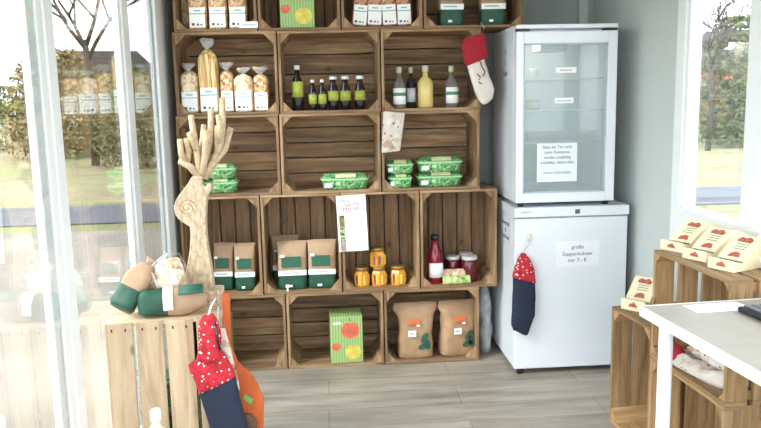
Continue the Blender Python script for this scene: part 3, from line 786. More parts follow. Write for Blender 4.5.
# notes on it
def at_x(px, py, Xp):
    d = FW + RT*((px-380.5)/FPX) - UP*((py-214)/FPX); return CAM + d*((Xp-CX)/d.x)
yn = FYF-.0012
c_ = at(577.5, 253.5, yn)
nt_ = thing('paper_note', 'white sheet with three typed lines taped to the lower fridge door', 'note', (c_.x, yn, c_.z-.062))
MB().box((-.108, -.0006, 0), (.108, .0006, .125), t=1).build('note_sheet', plain('note_paper', 'f0f0f8', .7, .01, 10), nt_)
text('große', .026, M['ink'], nt_, (0, -.001, .094)); text('Suppenhühner', .026, M['ink'], nt_, (0, -.001, .061)); text('nur 7,- €', .026, M['ink'], nt_, (0, -.001, .030))
hk = thing('adhesive_hook', 'small cream adhesive hook on the lower fridge door', 'hook', tuple(at(529.5, 237, FYF-.006)))
MB().loft([(0, 0, -.018, .008, .005), (0, -.002, -.008, .012, .006), (0, 0, .008, .011, .006), (0, 0, .015, .007, .005)], 14).build('hook_plate', plain('cream_plastic', 'd8cfb8', .4), hk)
MB().tube([(0, -.004, -.008), (0, -.014, -.02), (0, -.018, -.012)], .003).build('hook_arm', M['wire'], hk)
def side_note(label, px0, px1, py0, py1, Xp, lines):
    a = at_x(px0, py0, Xp); b_ = at_x(px1, py1, Xp)
    y0, y1 = min(a.y, b_.y), max(a.y, b_.y); z0, z1 = min(a.z, b_.z), max(a.z, b_.z)
    o = thing('paper_note', label, 'note', (Xp-.0012, (y0+y1)/2, z0))
    MB().box((-.0005, (y0-y1)/2, 0), (.001, (y1-y0)/2, z1-z0), t=1).build('note_sheet', M['paper_grey'], o)
    for s_, fz, sz in lines: text(s_, sz, M['ink'], o, (-.001, 0, (z1-z0)*fz), (R(90), 0, R(-90)))
    return o
side_note('white handwritten sheet on the left side of the lower fridge', 500.5, 511.5, 213, 247, FX0+.006, [('Ausverkauf', .77, .034), ('&', .5, .034), ('Nachschub', .25, .034)])
# upper glass fridge
ux0, ux1, uyf, uyb, uz = 1.522, 2.005, -.215, .27, .8585
uf = thing('display_fridge', 'small white glass door fridge standing on top of the lower fridge', 'refrigerator', (ux0, uyf, .838))
W2, D2, H2 = ux1-ux0, uyb-uyf, .845
b = MB(); z0 = .02; th = .035
b.box((0, .055, z0), (th, D2, H2), t=1); b.box((W2-th, .055, z0), (W2, D2, H2), t=1); b.box((th, .055, z0), (W2-th, D2, z0+.05), t=1)
b.box((th, .055, H2-.055), (W2-th, D2, H2), t=1)
b.box((th, D2-.03, z0+.05), (W2-th, D2, H2-.055), t=1)
b.build('cabinet', M['white_metal'], uf, bevel=.003)
b = MB(); b.box((th+.001, D2-.045, z0+.051), (W2-th-.001, D2-.031, H2-.056), t=1); b.build('inner_liner', M['liner'], uf)
b = MB(); b.box((-.002, 0, H2-.008), (W2+.002, D2, H2+.012), t=1); b.build('lid', M['white_metal'], uf, bevel=.005)
dfr = MB(); fw_ = .035
dfr.box((0, 0, z0), (fw_, .05, H2-.02), t=1); dfr.box((W2-fw_-.008, 0, z0), (W2, .05, H2-.02), t=1)
dfr.box((fw_, 0, z0), (W2-fw_-.008, .05, z0+.045), t=1); dfr.box((fw_, 0, H2-.075), (W2-fw_-.008, .05, H2-.02), t=1)
df = dfr.build('door_frame', M['white_metal'], uf, bevel=.003)
box_part('glass_pane', (fw_-.002, .018, z0+.04), (W2-fw_-.006, .026, H2-.07), M['fridge_glass'], df, 0)
b = MB(); g0, g1_, h0, h1 = fw_, W2-fw_-.008, z0+.045, H2-.075
b.box((g0, .008, h0), (g0+.008, .018, h1), t=1); b.box((g1_-.008, .008, h0), (g1_, .018, h1), t=1); b.box((g0, .008, h0), (g1_, .018, h0+.008), t=1); b.box((g0, .008, h1-.008), (g1_, .018, h1), t=1)
b.build('door_gasket', plain('pale_gasket', 'aeb9be', .5), df)
for xh in (.005, W2-.06): MB().box((xh, -.001, H2-.02), (xh+.055, .05, H2-.009), t=1).build('hinge_strip', M['black'], uf)
for x_ in (.03, W2-.03):
    for y_ in (.03, D2-.04): MB().loft([(x_, y_, 0, .014, .014), (x_, y_, .021, .014, .014)], 12).build('foot', M['black'], uf)
lp = MB().box((.14, .09, H2-.105), (.27, .25, H2-.055), t=1).build('lamp_housing', plain('grey_lamp_cover', '77838a', .4), uf, bevel=.008)
ZS = []
for zz in (.302, .455, .607):
    b = MB()
    for k in range(15): b.tube([(th+.008+k*(W2-2*th-.016)/14, .075, zz), (th+.008+k*(W2-2*th-.016)/14, D2-.05, zz)], .0018, 5)
    b.tube([(th, .075, zz), (W2-th, .075, zz)], .0042, 6); b.tube([(th, D2-.055, zz), (W2-th, D2-.055, zz)], .003, 6)
    b.build('wire_shelf', M['wire'], uf); ZS.append(.838+zz+.003)
fl = bpy.data.objects.new('fridge_lamp', bpy.data.lights.new('fridge_lamp', 'POINT')); COL.objects.link(fl)
fl.data.energy = .7; fl.data.color = (1, .86, .66); fl.data.shadow_soft_size = .02; fl.location = (ux0+.09, uyf+.2, .838+H2-.085)
# things inside
def in_fridge(px, py, Y): return at(px, py, Y)
sy_ = uyf+.0170
for (px, py, lb, w_) in ((566, 70, 'upper one', .10), (564, 100.5, 'lower one', .092)):
    p = at(px, py, sy_)
    o = thing('price_strip', 'white price strip inside the glass fridge, ' + lb, 'card', (p.x, sy_, p.z-.013), 0, 'price strips in the fridge')
    MB().box((-w_/2, -.0006, 0), (w_/2, .0006, .026), t=1).build('strip_sheet', M['paper'], o)
    text('Bratwurst' if w_ > .095 else 'Leberwurst', .014, M['ink'], o, (0, -.001, .013))
p = at(534, 88, .0)
o = thing('cup', 'small clear cup on upper wire shelf of the glass fridge', 'cup', (p.x, 0, ZS[2]))
MB().loft([(0, 0, 0, .017, .017), (0, 0, .04, .022, .022), (0, 0, .046, .022, .022)], 16).build('cup_body', M['cap_white'], o)
MB().loft([(0, 0, .046, .024, .024), (0, 0, .052, .022, .022)], 16).build('lid', M['paper'], o)
p = at(531, 100, .0)
o = thing('cheese_pack', 'pale yellow wrapped block on middle wire shelf of the glass fridge', 'package', (p.x, 0, ZS[1]))
MB().box((-.035, -.04, 0), (.035, .04, .055), t=1).build('wrapped_block', plain('yellow_block', 'd0b96c', .5, .1, 20), o, bevel=.006)
MB().box((-.03, -.042, .015), (.03, -.0403, .04), t=1).build('label', M['tray_print'], o)
yn = uyf+.0172
c_ = at(557, 162.5, yn)
nt_ = thing('paper_note', 'white sheet with printed lines stuck on the glass fridge door', 'note', (c_.x, uyf+.0165, c_.z-.092))
MB().box((-.098, -.0006, 0), (.098, .0006, .185), t=1).build('note_sheet', plain('note_paper_two', 'e4eceb', .7, .01, 10), nt_)
for i, s_ in enumerate(('Bitte die Tür nach', 'jeder Entnahme', 'wieder sorgfältig', 'schließen, damit alles', '', 'schön kühl bleibt')):
    if s_: text(s_, .0195, M['ink_green'] if i > 4 else M['ink'], nt_, (0, -.0012, .166-.0245*i))
side_note('pale sheet with dark marks on the left side of the glass fridge', 500.5, 511.5, 44, 80, ux0, [('1 x', .75, .04), ('|', .5, .05), ('klein', .18, .045)])

# stocking on the lower fridge door
Yk = FYF-.035; o_ = at(523.5, 250, Yk)
st = thing('denim_stocking', 'navy stocking with red printed cuff hanging on the lower fridge door', 'stocking', tuple(o_))
P = lambda l, r, t: (at(*l, Yk)-o_, at(*r, Yk)-o_, t)
quad_loft([P((521, 253), (525, 253), .006), P((518, 259), (530, 259), .016), P((514, 268), (534.5, 270), .022), P((512.5, 277), (535.5, 283), .024)], 'stocking_cuff', M['red_print'], st)
quad_loft([P((513, 276.5), (535, 282.5), .022), P((512.5, 295), (535.5, 298), .022), P((512, 312), (535, 315), .022), P((511, 325), (532, 322), .02), P((513, 330), (529, 331), .014), P((523, 334.5), (527, 335), .006)], 'stocking_foot', M['denim'], st, seed=4)
hp = hk.location - o_
MB().tube([(hp.x, hp.z*0+.018, hp.z-.015), (hp.x-.01, .01, .02), (0, 0, -.006)], .002).build('hanging_loop', M['cork'], st)

# crumpled plastic behind, between shelf and fridge
cp_ = thing('plastic_wrap', 'crumpled grey plastic film stuffed between the shelf and the lower fridge', 'plastic film', (1.449, .16, 0))
MB().loft([(0, 0, 0, .04, .05), (0, 0, .06, .035, .06), (0, 0, .12, .042, .05), (0, 0, .18, .03, .06), (0, 0, .24, .042, .05), (0, 0, .29, .03, .05), (0, 0, .36, .02, .03)], 22, amp=.016, fs=22, seed=5).build('film_bundle', plain('grey_film', 'a9adb0', .25, .35, 18), cp_)

# ------------------------------------------------------------------ right hand crates, table
cA = make_crate(.31, .5, .30, 'v', 3, mat='wood_warm')
put(cA, 'upright wooden crate open to the left beside the fridge, one cream box on top', (1.782, -.79, 0), R(-84))
CW = .475
cC = make_crate(CW, .405, .275, 'v', 4, mat='wood_warm', gap=.012, ndepth=2, dgap=.022)
cc = put(cC, 'wooden crate on the floor under the table corner, lower of the pair', (1.80, -1.125, 0), R(-87), 'crates under the row of cream boxes')
cD = make_crate(CW, .40, .275, 'v', 4, mat='wood_warm', gap=.024, ndepth=3, dgap=.018, tri=.03)
put(cD, 'wooden crate holding folded cloths, upper of the pair, below the cream boxes', (1.80, -1.125, .405), R(-87), 'crates under the row of cream boxes')
def cloth_lump(name, label, loc, rz, secs, mat, seed, amp=.012):
    o = thing(name, label, 'cloth', loc, rz)
    MB().loft(secs, 40, ex=3, amp=amp, fs=24, seed=seed).build('folded_fabric', mat, o)
    return o
zt = .405+.0135
cloth_lump('folded_cloth', 'folded cream cloth with dark print lying in the crate under the table, lower one', (1.925, -1.36, zt), R(-80), [(0, 0, 0, .155, .09), (0, 0, .012, .165, .10), (0, 0, .03, .16, .095), (0, 0, .045, .12, .07)], M['cream_print_cloth'], 1, .020)
cloth_lump('folded_cloth', 'crumpled cream cloth lying on top of the folded one in the crate', (1.935, -1.40, zt+.058), R(-86), [(0, 0, 0, .12, .07), (0, 0, .015, .14, .08), (0, 0, .035, .12, .075), (0, 0, .048, .07, .04)], M['cream_print_cloth'], 6, .022)
cloth_lump('red_cloth', 'small red cloth tucked between the cream cloths in the crate', (1.835, -1.235, zt+.002), R(-80), [(0, 0, 0, .03, .02), (0, 0, .02, .045, .026), (0, 0, .045, .045, .026), (0, 0, .06, .025, .015)], M['felt_red'], 3, .006)
cloth_lump('printed_cloth', 'colourful folded cloth standing in the open crate beside the fridge', (2.02, -.98, .0136), R(-84), [(0, 0, 0, .05, .03), (0, 0, .15, .052, .032), (0, 0, .3, .05, .03), (0, 0, .36, .03, .02)], speckle('purple_print', ['8a5a6a', 'c8b0b4', '6a3a50', 'd8c8c8'], 30, .9), 3, .006)

# cream display boxes
def display_box():
    o = thing('display_box', 'x', 'box'); w, L = .096, .27; hw = w/2; t = .002
    prof = [(0, 0), (0, .034), (.04, .026), (.055, .04), (.135, .094), (.15, .094), (L, .05), (L, 0)]
    for sx in (-hw, hw-t):
        MB().prism(prof, sx, sx+t, axis=0, t=1).build('side_panel', M['carton_cream'], o)
    MB().box((-hw+t, 0, 0), (hw-t, L, t), t=1).build('bottom_panel', M['carton_cream'], o)
    fp = MB().box((-hw+t, 0, t), (hw-t, t, .036), t=1).build('front_lip', M['carton_cream'], o)
    MB().prism([(-.018, .012), (.018, .012), (.012, .022), (.004, .030), (-.006, .024), (-.014, .022)], -.0008, 0, t=1).build('printed_figure', M['carton_print'], fp)
    a = math.atan2(.066, .09)
    hb = MB().box((-hw+t, 0, 0), (hw-t, .112, t), t=1).build('sloping_panel', M['carton_cream'], o); hb.location = (0, .046, .028); hb.rotation_euler = (a, 0, 0)
    MB().prism([(-.026, .082), (.022, .080), (.028, .092), (.012, .106), (-.004, .098), (-.016, .104), (-.028, .092)], t, t+.0008, axis=2, t=1).build('printed_figure', M['carton_print'], hb)
    MB().prism([(-.02, .012), (.022, .014), (.016, .032), (0, .036), (-.016, .028)], t, t+.0008, axis=2, t=1).build('printed_figure', M['carton_print'], hb)
    b = MB()
    for k in range(3): b.box((-.02, .048+.011*k, t), (.022, .051+.011*k, t+.0008), t=1)
    b.build('printed_lines', plain('green_grey_ink', '8c9a78', .8), hb)
    bk = MB(); bk.box((-hw+t, 0, 0), (hw-t, .125, t), t=1); q = bk.build('rear_panel', M['carton_cream'], o); q.location = (0, .148, .0925); q.rotation_euler = (-math.atan2(.044, .12), 0, 0)
    MB().box((-hw+.01, .006, t), (hw-.01, .05, .026), t=1).build('packed_sachet', plain('blue_grey_sachet', '7c8694', .4, .3, 60), o)
    return o
db = display_box(); gb = 'cream display boxes on the right'
zb = .8055
for (px, py, lb, rz) in ((671, 251, 'cream display box with rusty print, farthest of the row on the stacked crates', -66), (694, 260, 'cream display box with rusty print, middle of the row on the stacked crates', -66), (720.5, 270, 'cream display box with rusty print, nearest of the row on the stacked crates', -66)):
    d = FW + RT*((px-380.5)/FPX) - UP*((py-214)/FPX); p = CAM + d*((zb-CZ)/d.z)
    put(db, lb, (p.x, p.y, zb), R(rz), gb)
put(db, 'cream display box standing alone on the crate beside the fridge', (1.838, -.868, .50), R(-52), gb, scale=(1.1, .8, 1.25))

wb = thing('paper_bag', 'crumpled white paper bag behind the nearest cream display box at the window', 'bag', (2.05, -1.50, .8055), R(-88))
MB().loft([(0, 0, 0, .10, .05, 4), (0, 0, .03, .11, .055, 4), (0, 0, .09, .10, .05, 4), (0, 0, .13, .10, .02, 4)], 28, amp=.014, fs=20, seed=9).build('bag_body', M['paper'], wb)
zc = 0
# table
tb = thing('table', 'white framed table with grey top and round white legs by the right window', 'table', (1.532, -1.645, 0), R(4))
TW, TL = .47, 1.30
box_part('tabletop', (0.0, -TL, .745), (TW, 0, .75), M['table_top'], tb, 0)
b = MB(); b.box((-.004, -TL, .722), (0.0, 0.004, .7515), t=1); b.box((-.004, 0, .722), (TW, .004, .7515), t=1); b.box((0, -TL-.004, .722), (TW, -TL, .7515), t=1); b.box((0, -TL, .722), (TW, 0, .7445), t=1)
b.build('table_edge', M['white_frame'], tb)
for (x_, y_) in ((.046, -.06), (.062, -TL+.075), (TW-.05, -.075), (TW-.05, -TL+.075)):
    MB().loft([(x_, y_, 0, .020, .020), (x_, y_, .722, .020, .020)], 24).build('leg', M['white_frame'], tb)
def on_table(px, py, z=.7505):
    d = FW + RT*((px-380.5)/FPX) - UP*((py-214)/FPX); return CAM + d*((z-CZ)/d.z)
a = on_table(683, 306); b_ = on_table(735, 302); c_ = on_table(757, 309.5); d_ = on_table(697, 313)
pp = thing('paper_sheet', 'white printed paper sheet lying flat on the table beside the keyboard', 'paper', (a.x, a.y, .7502))
MB().prism([(q.x-a.x, q.y-a.y) for q in (a, b_, c_, d_)], .0, .0016, axis=2, t=1).build('sheet', plain('table_sheet', 'eef0f6', .7, .01, 10), pp)
b = MB()
for k in range(5):
    u = .15+.16*k
    s0 = (a.lerp(d_, u)-a).lerp(b_.lerp(c_, u)-a, .12); s1 = (a.lerp(d_, u)-a).lerp(b_.lerp(c_, u)-a, .62)
    nrm = (d_-a).normalized()*.004
    b.prism([(s0.x, s0.y), (s1.x, s1.y), (s1.x+nrm.x, s1.y+nrm.y), (s0.x+nrm.x, s0.y+nrm.y)], .0016, .0019, axis=2, t=1)
b.build('printed_lines', plain('pale_grey_ink', 'b4b8c4', .8), pp)
k0 = on_table(744, 310.5)
kbd = thing('keyboard', 'black keyboard at right edge of the table', 'keyboard', (k0.x+.115, k0.y+.01, .7502), R(-84))
MB().box((0, -.14, 0), (.40, 0, .016), t=1).build('keyboard_body', M['black'], kbd, bevel=.006)
b = MB()
for i in range(18):
    for j in range(5): b.box((.012+i*.021, -.128+j*.024, .016), (.030+i*.021, -.108+j*.024, .021), t=1)
b.build('keys', plain('grey_keys', '5a5c64', .4), kbd, bevel=.001)

# ------------------------------------------------------------------ left foreground: crate, deer, bags, stockings
LZ = .65
lc = make_crate(.382, LZ, .31, 'v', 4, 'wood_pale', gap=.011)
for k in range(4):
    for q in (.25, .75):
        nx_ = k*(.382+.011)/4 + q*(.382-.033)/4
        MB().loft([(nx_, .309, LZ-.028, .002, .0016), (nx_, .309, LZ-.022, .003, .0022), (nx_, .309, LZ-.018, .002, .0016)], 8).build('nail', M['bark'], lc)
put(lc, 'pale wooden crate standing upright in left foreground with the wooden deer on it', (.239, -.935, 0), R(180+4))
gc = thing('green_carton', 'green printed carton glimpsed between the slats inside the pale crate', 'carton', (.05, -1.08, .0136))
MB().box((-.10, -.09, 0), (.10, .09, .38), t=1).build('carton_body', M['tray_leaf'], gc, bevel=.004)
MB().box((-.10, -.0915, .28), (.10, -.0905, .30), t=1).build('pale_stripe', M['tray_rim'], gc)
lo = make_crate(.44, .25, .30, 'h', 2, 'wood_pale')
put(lo, 'low pale wooden crate on the floor in front of the upright pale crate', (-.115, -1.66, 0), 0)
# bottle in front
p = at(156, 418, -1.50)
bb = bottle('drink_bottle', [(0, .029), (.005, .032), (.115, .032), (.132, .028), (.146, .014), (.165, .012)], 'pale_drink', 'cap_white', [(.158, .0145), (.163, .0165), (.192, .0165), (.196, .013)])
put(bb, 'small pale yellow bottle with white cap at bottom of picture in front of the crate', (p.x, -1.50, .25))

# wooden deer
YD = -1.022; o_ = at(203, 297, YD); o_.z = LZ
dd = thing('wooden_deer', 'tall cut wood deer figure with branching antlers standing on the pale crate', 'deer figure', tuple(o_))
hp_ = lambda px, py: (at(px, py, YD).x-o_.x, at(px, py, YD).z-LZ)
outl = [(200, 175), (193, 176), (188, 184), (182, 192), (177, 199), (175, 206), (176, 213), (180, 219), (186, 223), (191, 226), (191.5, 236), (190.5, 250), (188, 265), (185, 280), (184, 291), (215, 291), (213.5, 276), (211, 260), (208.5, 246), (207, 232), (206.5, 218), (207, 205), (208, 196), (212, 190), (213, 184), (210, 182), (206, 186), (203, 182), (204, 176)]
b = MB(); b.prism([hp_(*p) for p in outl], -.022, .022, t=1.0); b.build('body', M['wood_deer'], dd, bevel=.004)
bz = hp_(200, 291)[1]
b = MB(); x0, x1 = hp_(182, 290)[0], hp_(222, 290)[0]; b.box((x0, -.06, 0), (x1, .06, max(bz+.003, .045)), 0, t=1.1); b.build('base_plate', M['wood_deer'], dd, bevel=.004)
# shell-like spiral relief on the head
b = MB(); pts = []
cxh, czh = hp_(188, 207)
for i in range(26):
    t_ = i*.5; r_ = .034*(1-i/30); pts.append((cxh+r_*math.cos(t_), -.0225, czh+r_*math.sin(t_)*.9))
b.tube(pts, .0011, 6); b.build('carved_spiral', plain('brown_carving', 'a98a62', .8), dd)
def branch(pts, r0, r1, yo=(0, 0)):
    n = len(pts); P_ = []
    for k, q in enumerate(pts):
        x_, z_ = hp_(*q); P_.append((x_, yo[0]+(yo[1]-yo[0])*k/(n-1), z_))
    b = MB(); b.tube(P_, [(r0+(r1-r0)*k/(n-1))*1.14 for k in range(n)], 10); b.build('antler', M['twig'], dd)
branch([(200, 178), (191, 166), (181, 160)], .013, .010, (0, -.03))
branch([(186, 163), (183, 152), (182.5, 139)], .010, .0085, (-.02, -.05))
branch([(188, 165), (190, 150), (187.5, 138)], .009, .008, (-.01, -.03))
branch([(201, 178), (199, 160), (196, 140), (193, 115)], .013, .009, (0, -.04))
branch([(198, 152), (194, 140), (191.5, 132.5)], .009, .008, (-.02, -.05))
branch([(199, 155), (202, 140), (203, 125)], .009, .008, (0, .02))
branch([(203, 178), (205, 158), (209, 140), (210, 125), (209.5, 109)], .013, .009, (.0, .03))
branch([(203, 175), (206, 155), (207.5, 130)], .011, .009, (-.01, -.04))
branch([(204, 178), (213, 162), (220, 145), (222.5, 125), (222.5, 98)], .014, .009, (0, .0))
branch([(220, 145), (221, 130), (219.5, 115)], .010, .008, (0, -.035))
branch([(212, 165), (224, 150), (230, 128)], .012, .009, (0, .03))
branch([(213, 160), (217, 145), (216, 126)], .009, .008, (0, .02))
# bags on the crate
def tube_bag(name, label, A, B, r, secs, mats, cat='bag', flat=.85):
    A = Vector(A); B = Vector(B); d = B-A; L = d.length
    q = Vector((0, 0, 1)).rotation_difference(d.normalized())
    o = thing(name, label, cat, tuple(A)); o.rotation_mode = 'XYZ'; o.rotation_euler = q.to_euler()
    return o, L
def round_bag(label, A, B, r, seed, split=.42):
    o, L = tube_bag('flour_bag', label, A, B, r, None, None)
    secs = []; mis = []
    for k in range(13):
        f_ = k/12
        rr = r*(.8 if k == 0 else 1.0 if f_ < .72 else 1-(f_-.72)/.28*.55)
        secs.append((0, 0, L*f_, rr, rr*.93, 3)); mis.append(1 if f_ < split else 0)
    MB().loft(secs, 26, amp=.009, fs=20, seed=seed, mis=mis[:-1]).build('bag_body', [M['kraft'], M['green_bag']], o)
    MB().loft([(0, 0, L*.985, r*.42, r*.40), (0, 0, L*1.02, r*.22, r*.2), (0, 0, L*1.06, r*.3, r*.2), (0, 0, L*1.12, r*.5, r*.15)], 16, amp=.006, fs=50, seed=seed).build('twisted_end', M['kraft'], o)
    return o, L
A = at(139, 304, -1.20); A.z = LZ+.047; B = at(209, 303, -1.17); B.z = LZ+.050
o, L = round_bag('brown and green paper bag lying on its side in front of the wooden deer', A, B, .046, 3, .34)
o['group'] = 'bags on the pale crate'
ln = MB(); 
for k in range(1): ln.box((-.0, -.0, 0), (.001, .001, .001), t=1)
lbp = MB()
# white wrap label and green print on the lying bag (facing the camera side)
def patch(o, L, r, f0, f1, a0, a1, mat, name):
    b = MB(); n = 10; Mi = o.rotation_euler.to_matrix().inverted()
    for i in range(n+1):
        t_ = R(a0+(a1-a0)*i/n)
        dw = Mi @ Vector((0, -math.cos(t_), math.sin(t_)))     # direction around the bag seen from outside
        dw.z = 0; dw.normalize()
        for z in (L*f0, L*f1):
            for rr in (r, r+.0015): b.v.append((dw.x*rr, dw.y*rr*.97, z))
    for i in range(n):
        q = 4*i; p_ = q+4
        b.face([q+1, q+3, p_+3, p_+1], sm=True); b.face([q, p_, p_+2, q+2]); b.face([q, q+1, p_+1, p_]); b.face([q+2, p_+2, p_+3, q+3])
    b.face([0, 2, 3, 1]); q = 4*n; b.face([q, q+1, q+3, q+2])
    return b.build(name, mat, o)
patch(o, L, .052, .36, .50, -20, 95, M['paper'], 'white_band')
patch(o, L, .0515, .58, .93, 35, 95, M['green_patch'], 'printed_square')
A2 = at(120, 308, -1.215); A2.z = LZ+.037; B2 = at(148, 264, -1.13)
o, L = round_bag('brown and green paper bag leaning at the left end of the pale crate', A2, B2, .044, 8, .36)
o['group'] = 'bags on the pale crate'
# ribbon
rbn = MB(); 
q0 = B2 - Vector(o.location); Mi = o.rotation_euler.to_matrix().inverted()
rp_ = [Mi @ (Vector(v)) for v in [(q0.x, q0.y-.02, q0.z), (q0.x+.02, q0.y-.03, q0.z-.03), (q0.x+.035, q0.y-.03, q0.z-.08), (q0.x+.02, q0.y-.025, q0.z-.11)]]
rbn.tube(rp_, .0025, 6); rbn.build('white_ribbon', M['paper'], o)
# clear bag of pasta beside the deer
p = at(168, 292, -1.07)
cb = thing('pasta_bag', 'large clear cellophane bag of pale pasta slumped beside the deer neck', 'bag', (p.x-.012, -1.105, LZ))
MB().loft([(0, 0, 0, .08, .045), (0, 0, .02, .09, .05), (0, 0, .06, .088, .05), (.01, 0, .11, .075, .045), (.025, 0, .15, .055, .035), (.04, 0, .178, .03, .02)], 26, ex=2.4, amp=.009, fs=26, seed=4).build('pasta_filling', M['pasta2'], cb)
MB().loft([(0, 0, .001, .087, .050), (0, 0, .02, .096, .056), (0, 0, .06, .095, .057), (.01, 0, .11, .084, .052), (.03, 0, .16, .06, .04), (.045, 0, .20, .02, .015)], 26, ex=2.4, amp=.010, fs=24, seed=4, cap=False).build('cellophane', M['cello'], cb)

# stockings hanging from the front of the pale crate
Yk = -1.30; o_ = at(205, 316, Yk)
st = thing('denim_stocking', 'navy stocking with red printed cuff hanging at the pale crate corner', 'stocking', tuple(o_))
P = lambda l, r, t: (at(*l, Yk)-o_, at(*r, Yk)-o_, t)
quad_loft([P((188, 365), (217, 347), .012), P((190, 372), (225, 354), .022), P((196, 384), (232, 366), .024), P((199, 393), (236, 375), .025)], 'stocking_cuff', M['red_print'], st, seed=3)
quad_loft([P((199, 392), (235, 374), .022), P((205, 410), (240, 396), .023), P((210, 430), (246, 420), .024), P((214, 450), (252, 444), .022), P((222, 462), (250, 458), .012)], 'stocking_foot', M['denim'], st, seed=4)
MB().tube([at(206, 352, Yk)-o_, at(207, 335, Yk)-o_, at(208, 318, Yk)-o_+Vector((0, .04, 0))], .003).build('hanging_loop', M['felt_red'], st)
Yk = -1.335; o_ = at(210, 316, Yk)
st = thing('red_stocking', 'narrow red printed cotton stocking gathered at the top above the navy one', 'stocking', tuple(o_))
P = lambda l, r, t: (at(*l, Yk)-o_, at(*r, Yk)-o_, t)
quad_loft([P((202, 316), (213, 314), .010), P((199, 322), (217, 319), .020), P((198, 335), (221, 332), .022), P((199, 345), (221, 345), .022), P((197, 356), (220, 358), .016), P((198, 361), (215, 363), .008)], 'stocking_body', M['red_print'], st, seed=5)
MB().tube([at(216, 321, Yk)-o_+Vector((0, -.022, 0)), at(218, 335, Yk)-o_+Vector((0, -.026, 0)), at(221, 348, Yk)-o_+Vector((0, -.02, 0))], .004).build('dark_piping', M['bottle_dark'], st)
MB().tube([at(208, 317, Yk)-o_, at(210, 308, Yk)-o_+Vector((0, .02, 0)), at(212, 305, Yk)-o_+Vector((0, .09, 0))], .003).build('hanging_loop', M['paper'], st)
# white printed stocking behind
Yk = -1.265; o_ = at(224, 330, Yk)
st = thing('printed_stocking', 'cream printed stocking hanging between red stocking and orange felt boot', 'stocking', tuple(o_))
P = lambda l, r, t: (at(*l, Yk)-o_, at(*r, Yk)-o_, t)
quad_loft([P((217, 330), (225, 328), .008), P((214, 345), (229, 342), .014), P((214, 362), (234, 362), .015), P((218, 380), (238, 378), .014), P((222, 392), (240, 390), .008)], 'stocking_body', M['cream_print_cloth'], st, seed=6)
MB().tube([at(221, 331, Yk)-o_, at(218, 318, Yk)-o_, at(216, 312, Yk)-o_+Vector((0, .06, 0))], .0025).build('hanging_loop', M['paper'], st)
# orange felt boot
Yk = -1.245; o_ = at(240, 330, Yk)
st = thing('felt_boot', 'flat orange felt boot with green tag hanging beside the pale crate', 'stocking', tuple(o_))
pl = [(222, 293), (230, 293), (231, 345), (238, 362), (250, 372), (258, 384), (264, 400), (263, 440), (250, 436), (240, 412), (232, 385), (224, 355)]
b = MB(); b.prism([((at(*q, Yk)-o_).x, (at(*q, Yk)-o_).z) for q in pl], -.008, .008, t=1); b.build('felt_body', M['felt_orange'], st, bevel=.003)
q1 = at(248, 398, Yk)-o_
g = MB(); g.prism([(q1.x-.016, q1.z+.002), (q1.x-.008, q1.z+.018), (q1.x+.018, q1.z-.002), (q1.x+.01, q1.z-.018)], -.0105, -.0082, t=1); g.build('green_tag', plain('green_tag', '6fae5a', .7), st)
q1 = at(248, 420, Yk)-o_
MB().loft([(q1.x, -.018, q1.z-.04, .03, .008), (q1.x, -.018, q1.z, .034, .01), (q1.x-.004, -.018, q1.z+.03, .018, .008)], 16, amp=.004, fs=40).build('brown_patch', plain('brown_felt', '6a4c38', .9, .2, 40), st)

# ------------------------------------------------------------------ outside
GZ = -.18
MB().box((-60, -30, GZ-.1), (70, 90, GZ), t=1).build('ground', M['grass']); struct(bpy.data.objects['ground'])
MB().box((-60, 6.2, GZ), (70, 8.0, GZ+.02), t=1).build('road', M['road']); struct(bpy.data.objects['road'])
MB().box((-7, -12, GZ), (GX-.08, 5.5, GZ+.03), t=1).build('pavement', M['paving']); struct(bpy.data.objects['pavement'])
MB().box((RX+.1, -12, GZ), (9, 3.4, GZ+.03), t=1).build('pavement', M['paving']); struct(bpy.data.objects['pavement.001'])
def tree(label, loc, h, seed, spread=1.0):
    rnd = random.Random(seed); o = thing('bare_tree', label, 'tree', loc, 0, 'bare trees outside')
    MB().tube([(0, 0, 0), (.05*h/5, 0, h*.25), (-.03*h/5, 0, h*.5)], [h*.018, h*.015, h*.012], 8).build('trunk', M['bark'], o)
    b = MB()
    def grow(p, d, L, r, lv):
        q = p + d*L; mid = p+d*L*.5+Vector([rnd.uniform(-.06, .06)*L for _ in range(3)])
        b.tube([p, mid, q], [r, r*.85, r*.65], 5)
        if lv == 0: return
        for k in range(3 if lv > 1 else 4):
            nd = (d + Vector((rnd.uniform(-.9, .9), rnd.uniform(-.9, .9), rnd.uniform(-.3, .6)))*spread).normalized()
            grow(p+d*L*rnd.uniform(.55, 1), nd, L*rnd.uniform(.6, .8), r*.6, lv-1)
    for k in range(4):
        a = k*1.57+rnd.random(); grow(Vector((0, 0, h*(.42+.02*k))), Vector((math.cos(a)*.6, math.sin(a)*.6, 1)).normalized(), h*.2, h*.009, 4)
    b.build('branches', M['bark'], o); return o
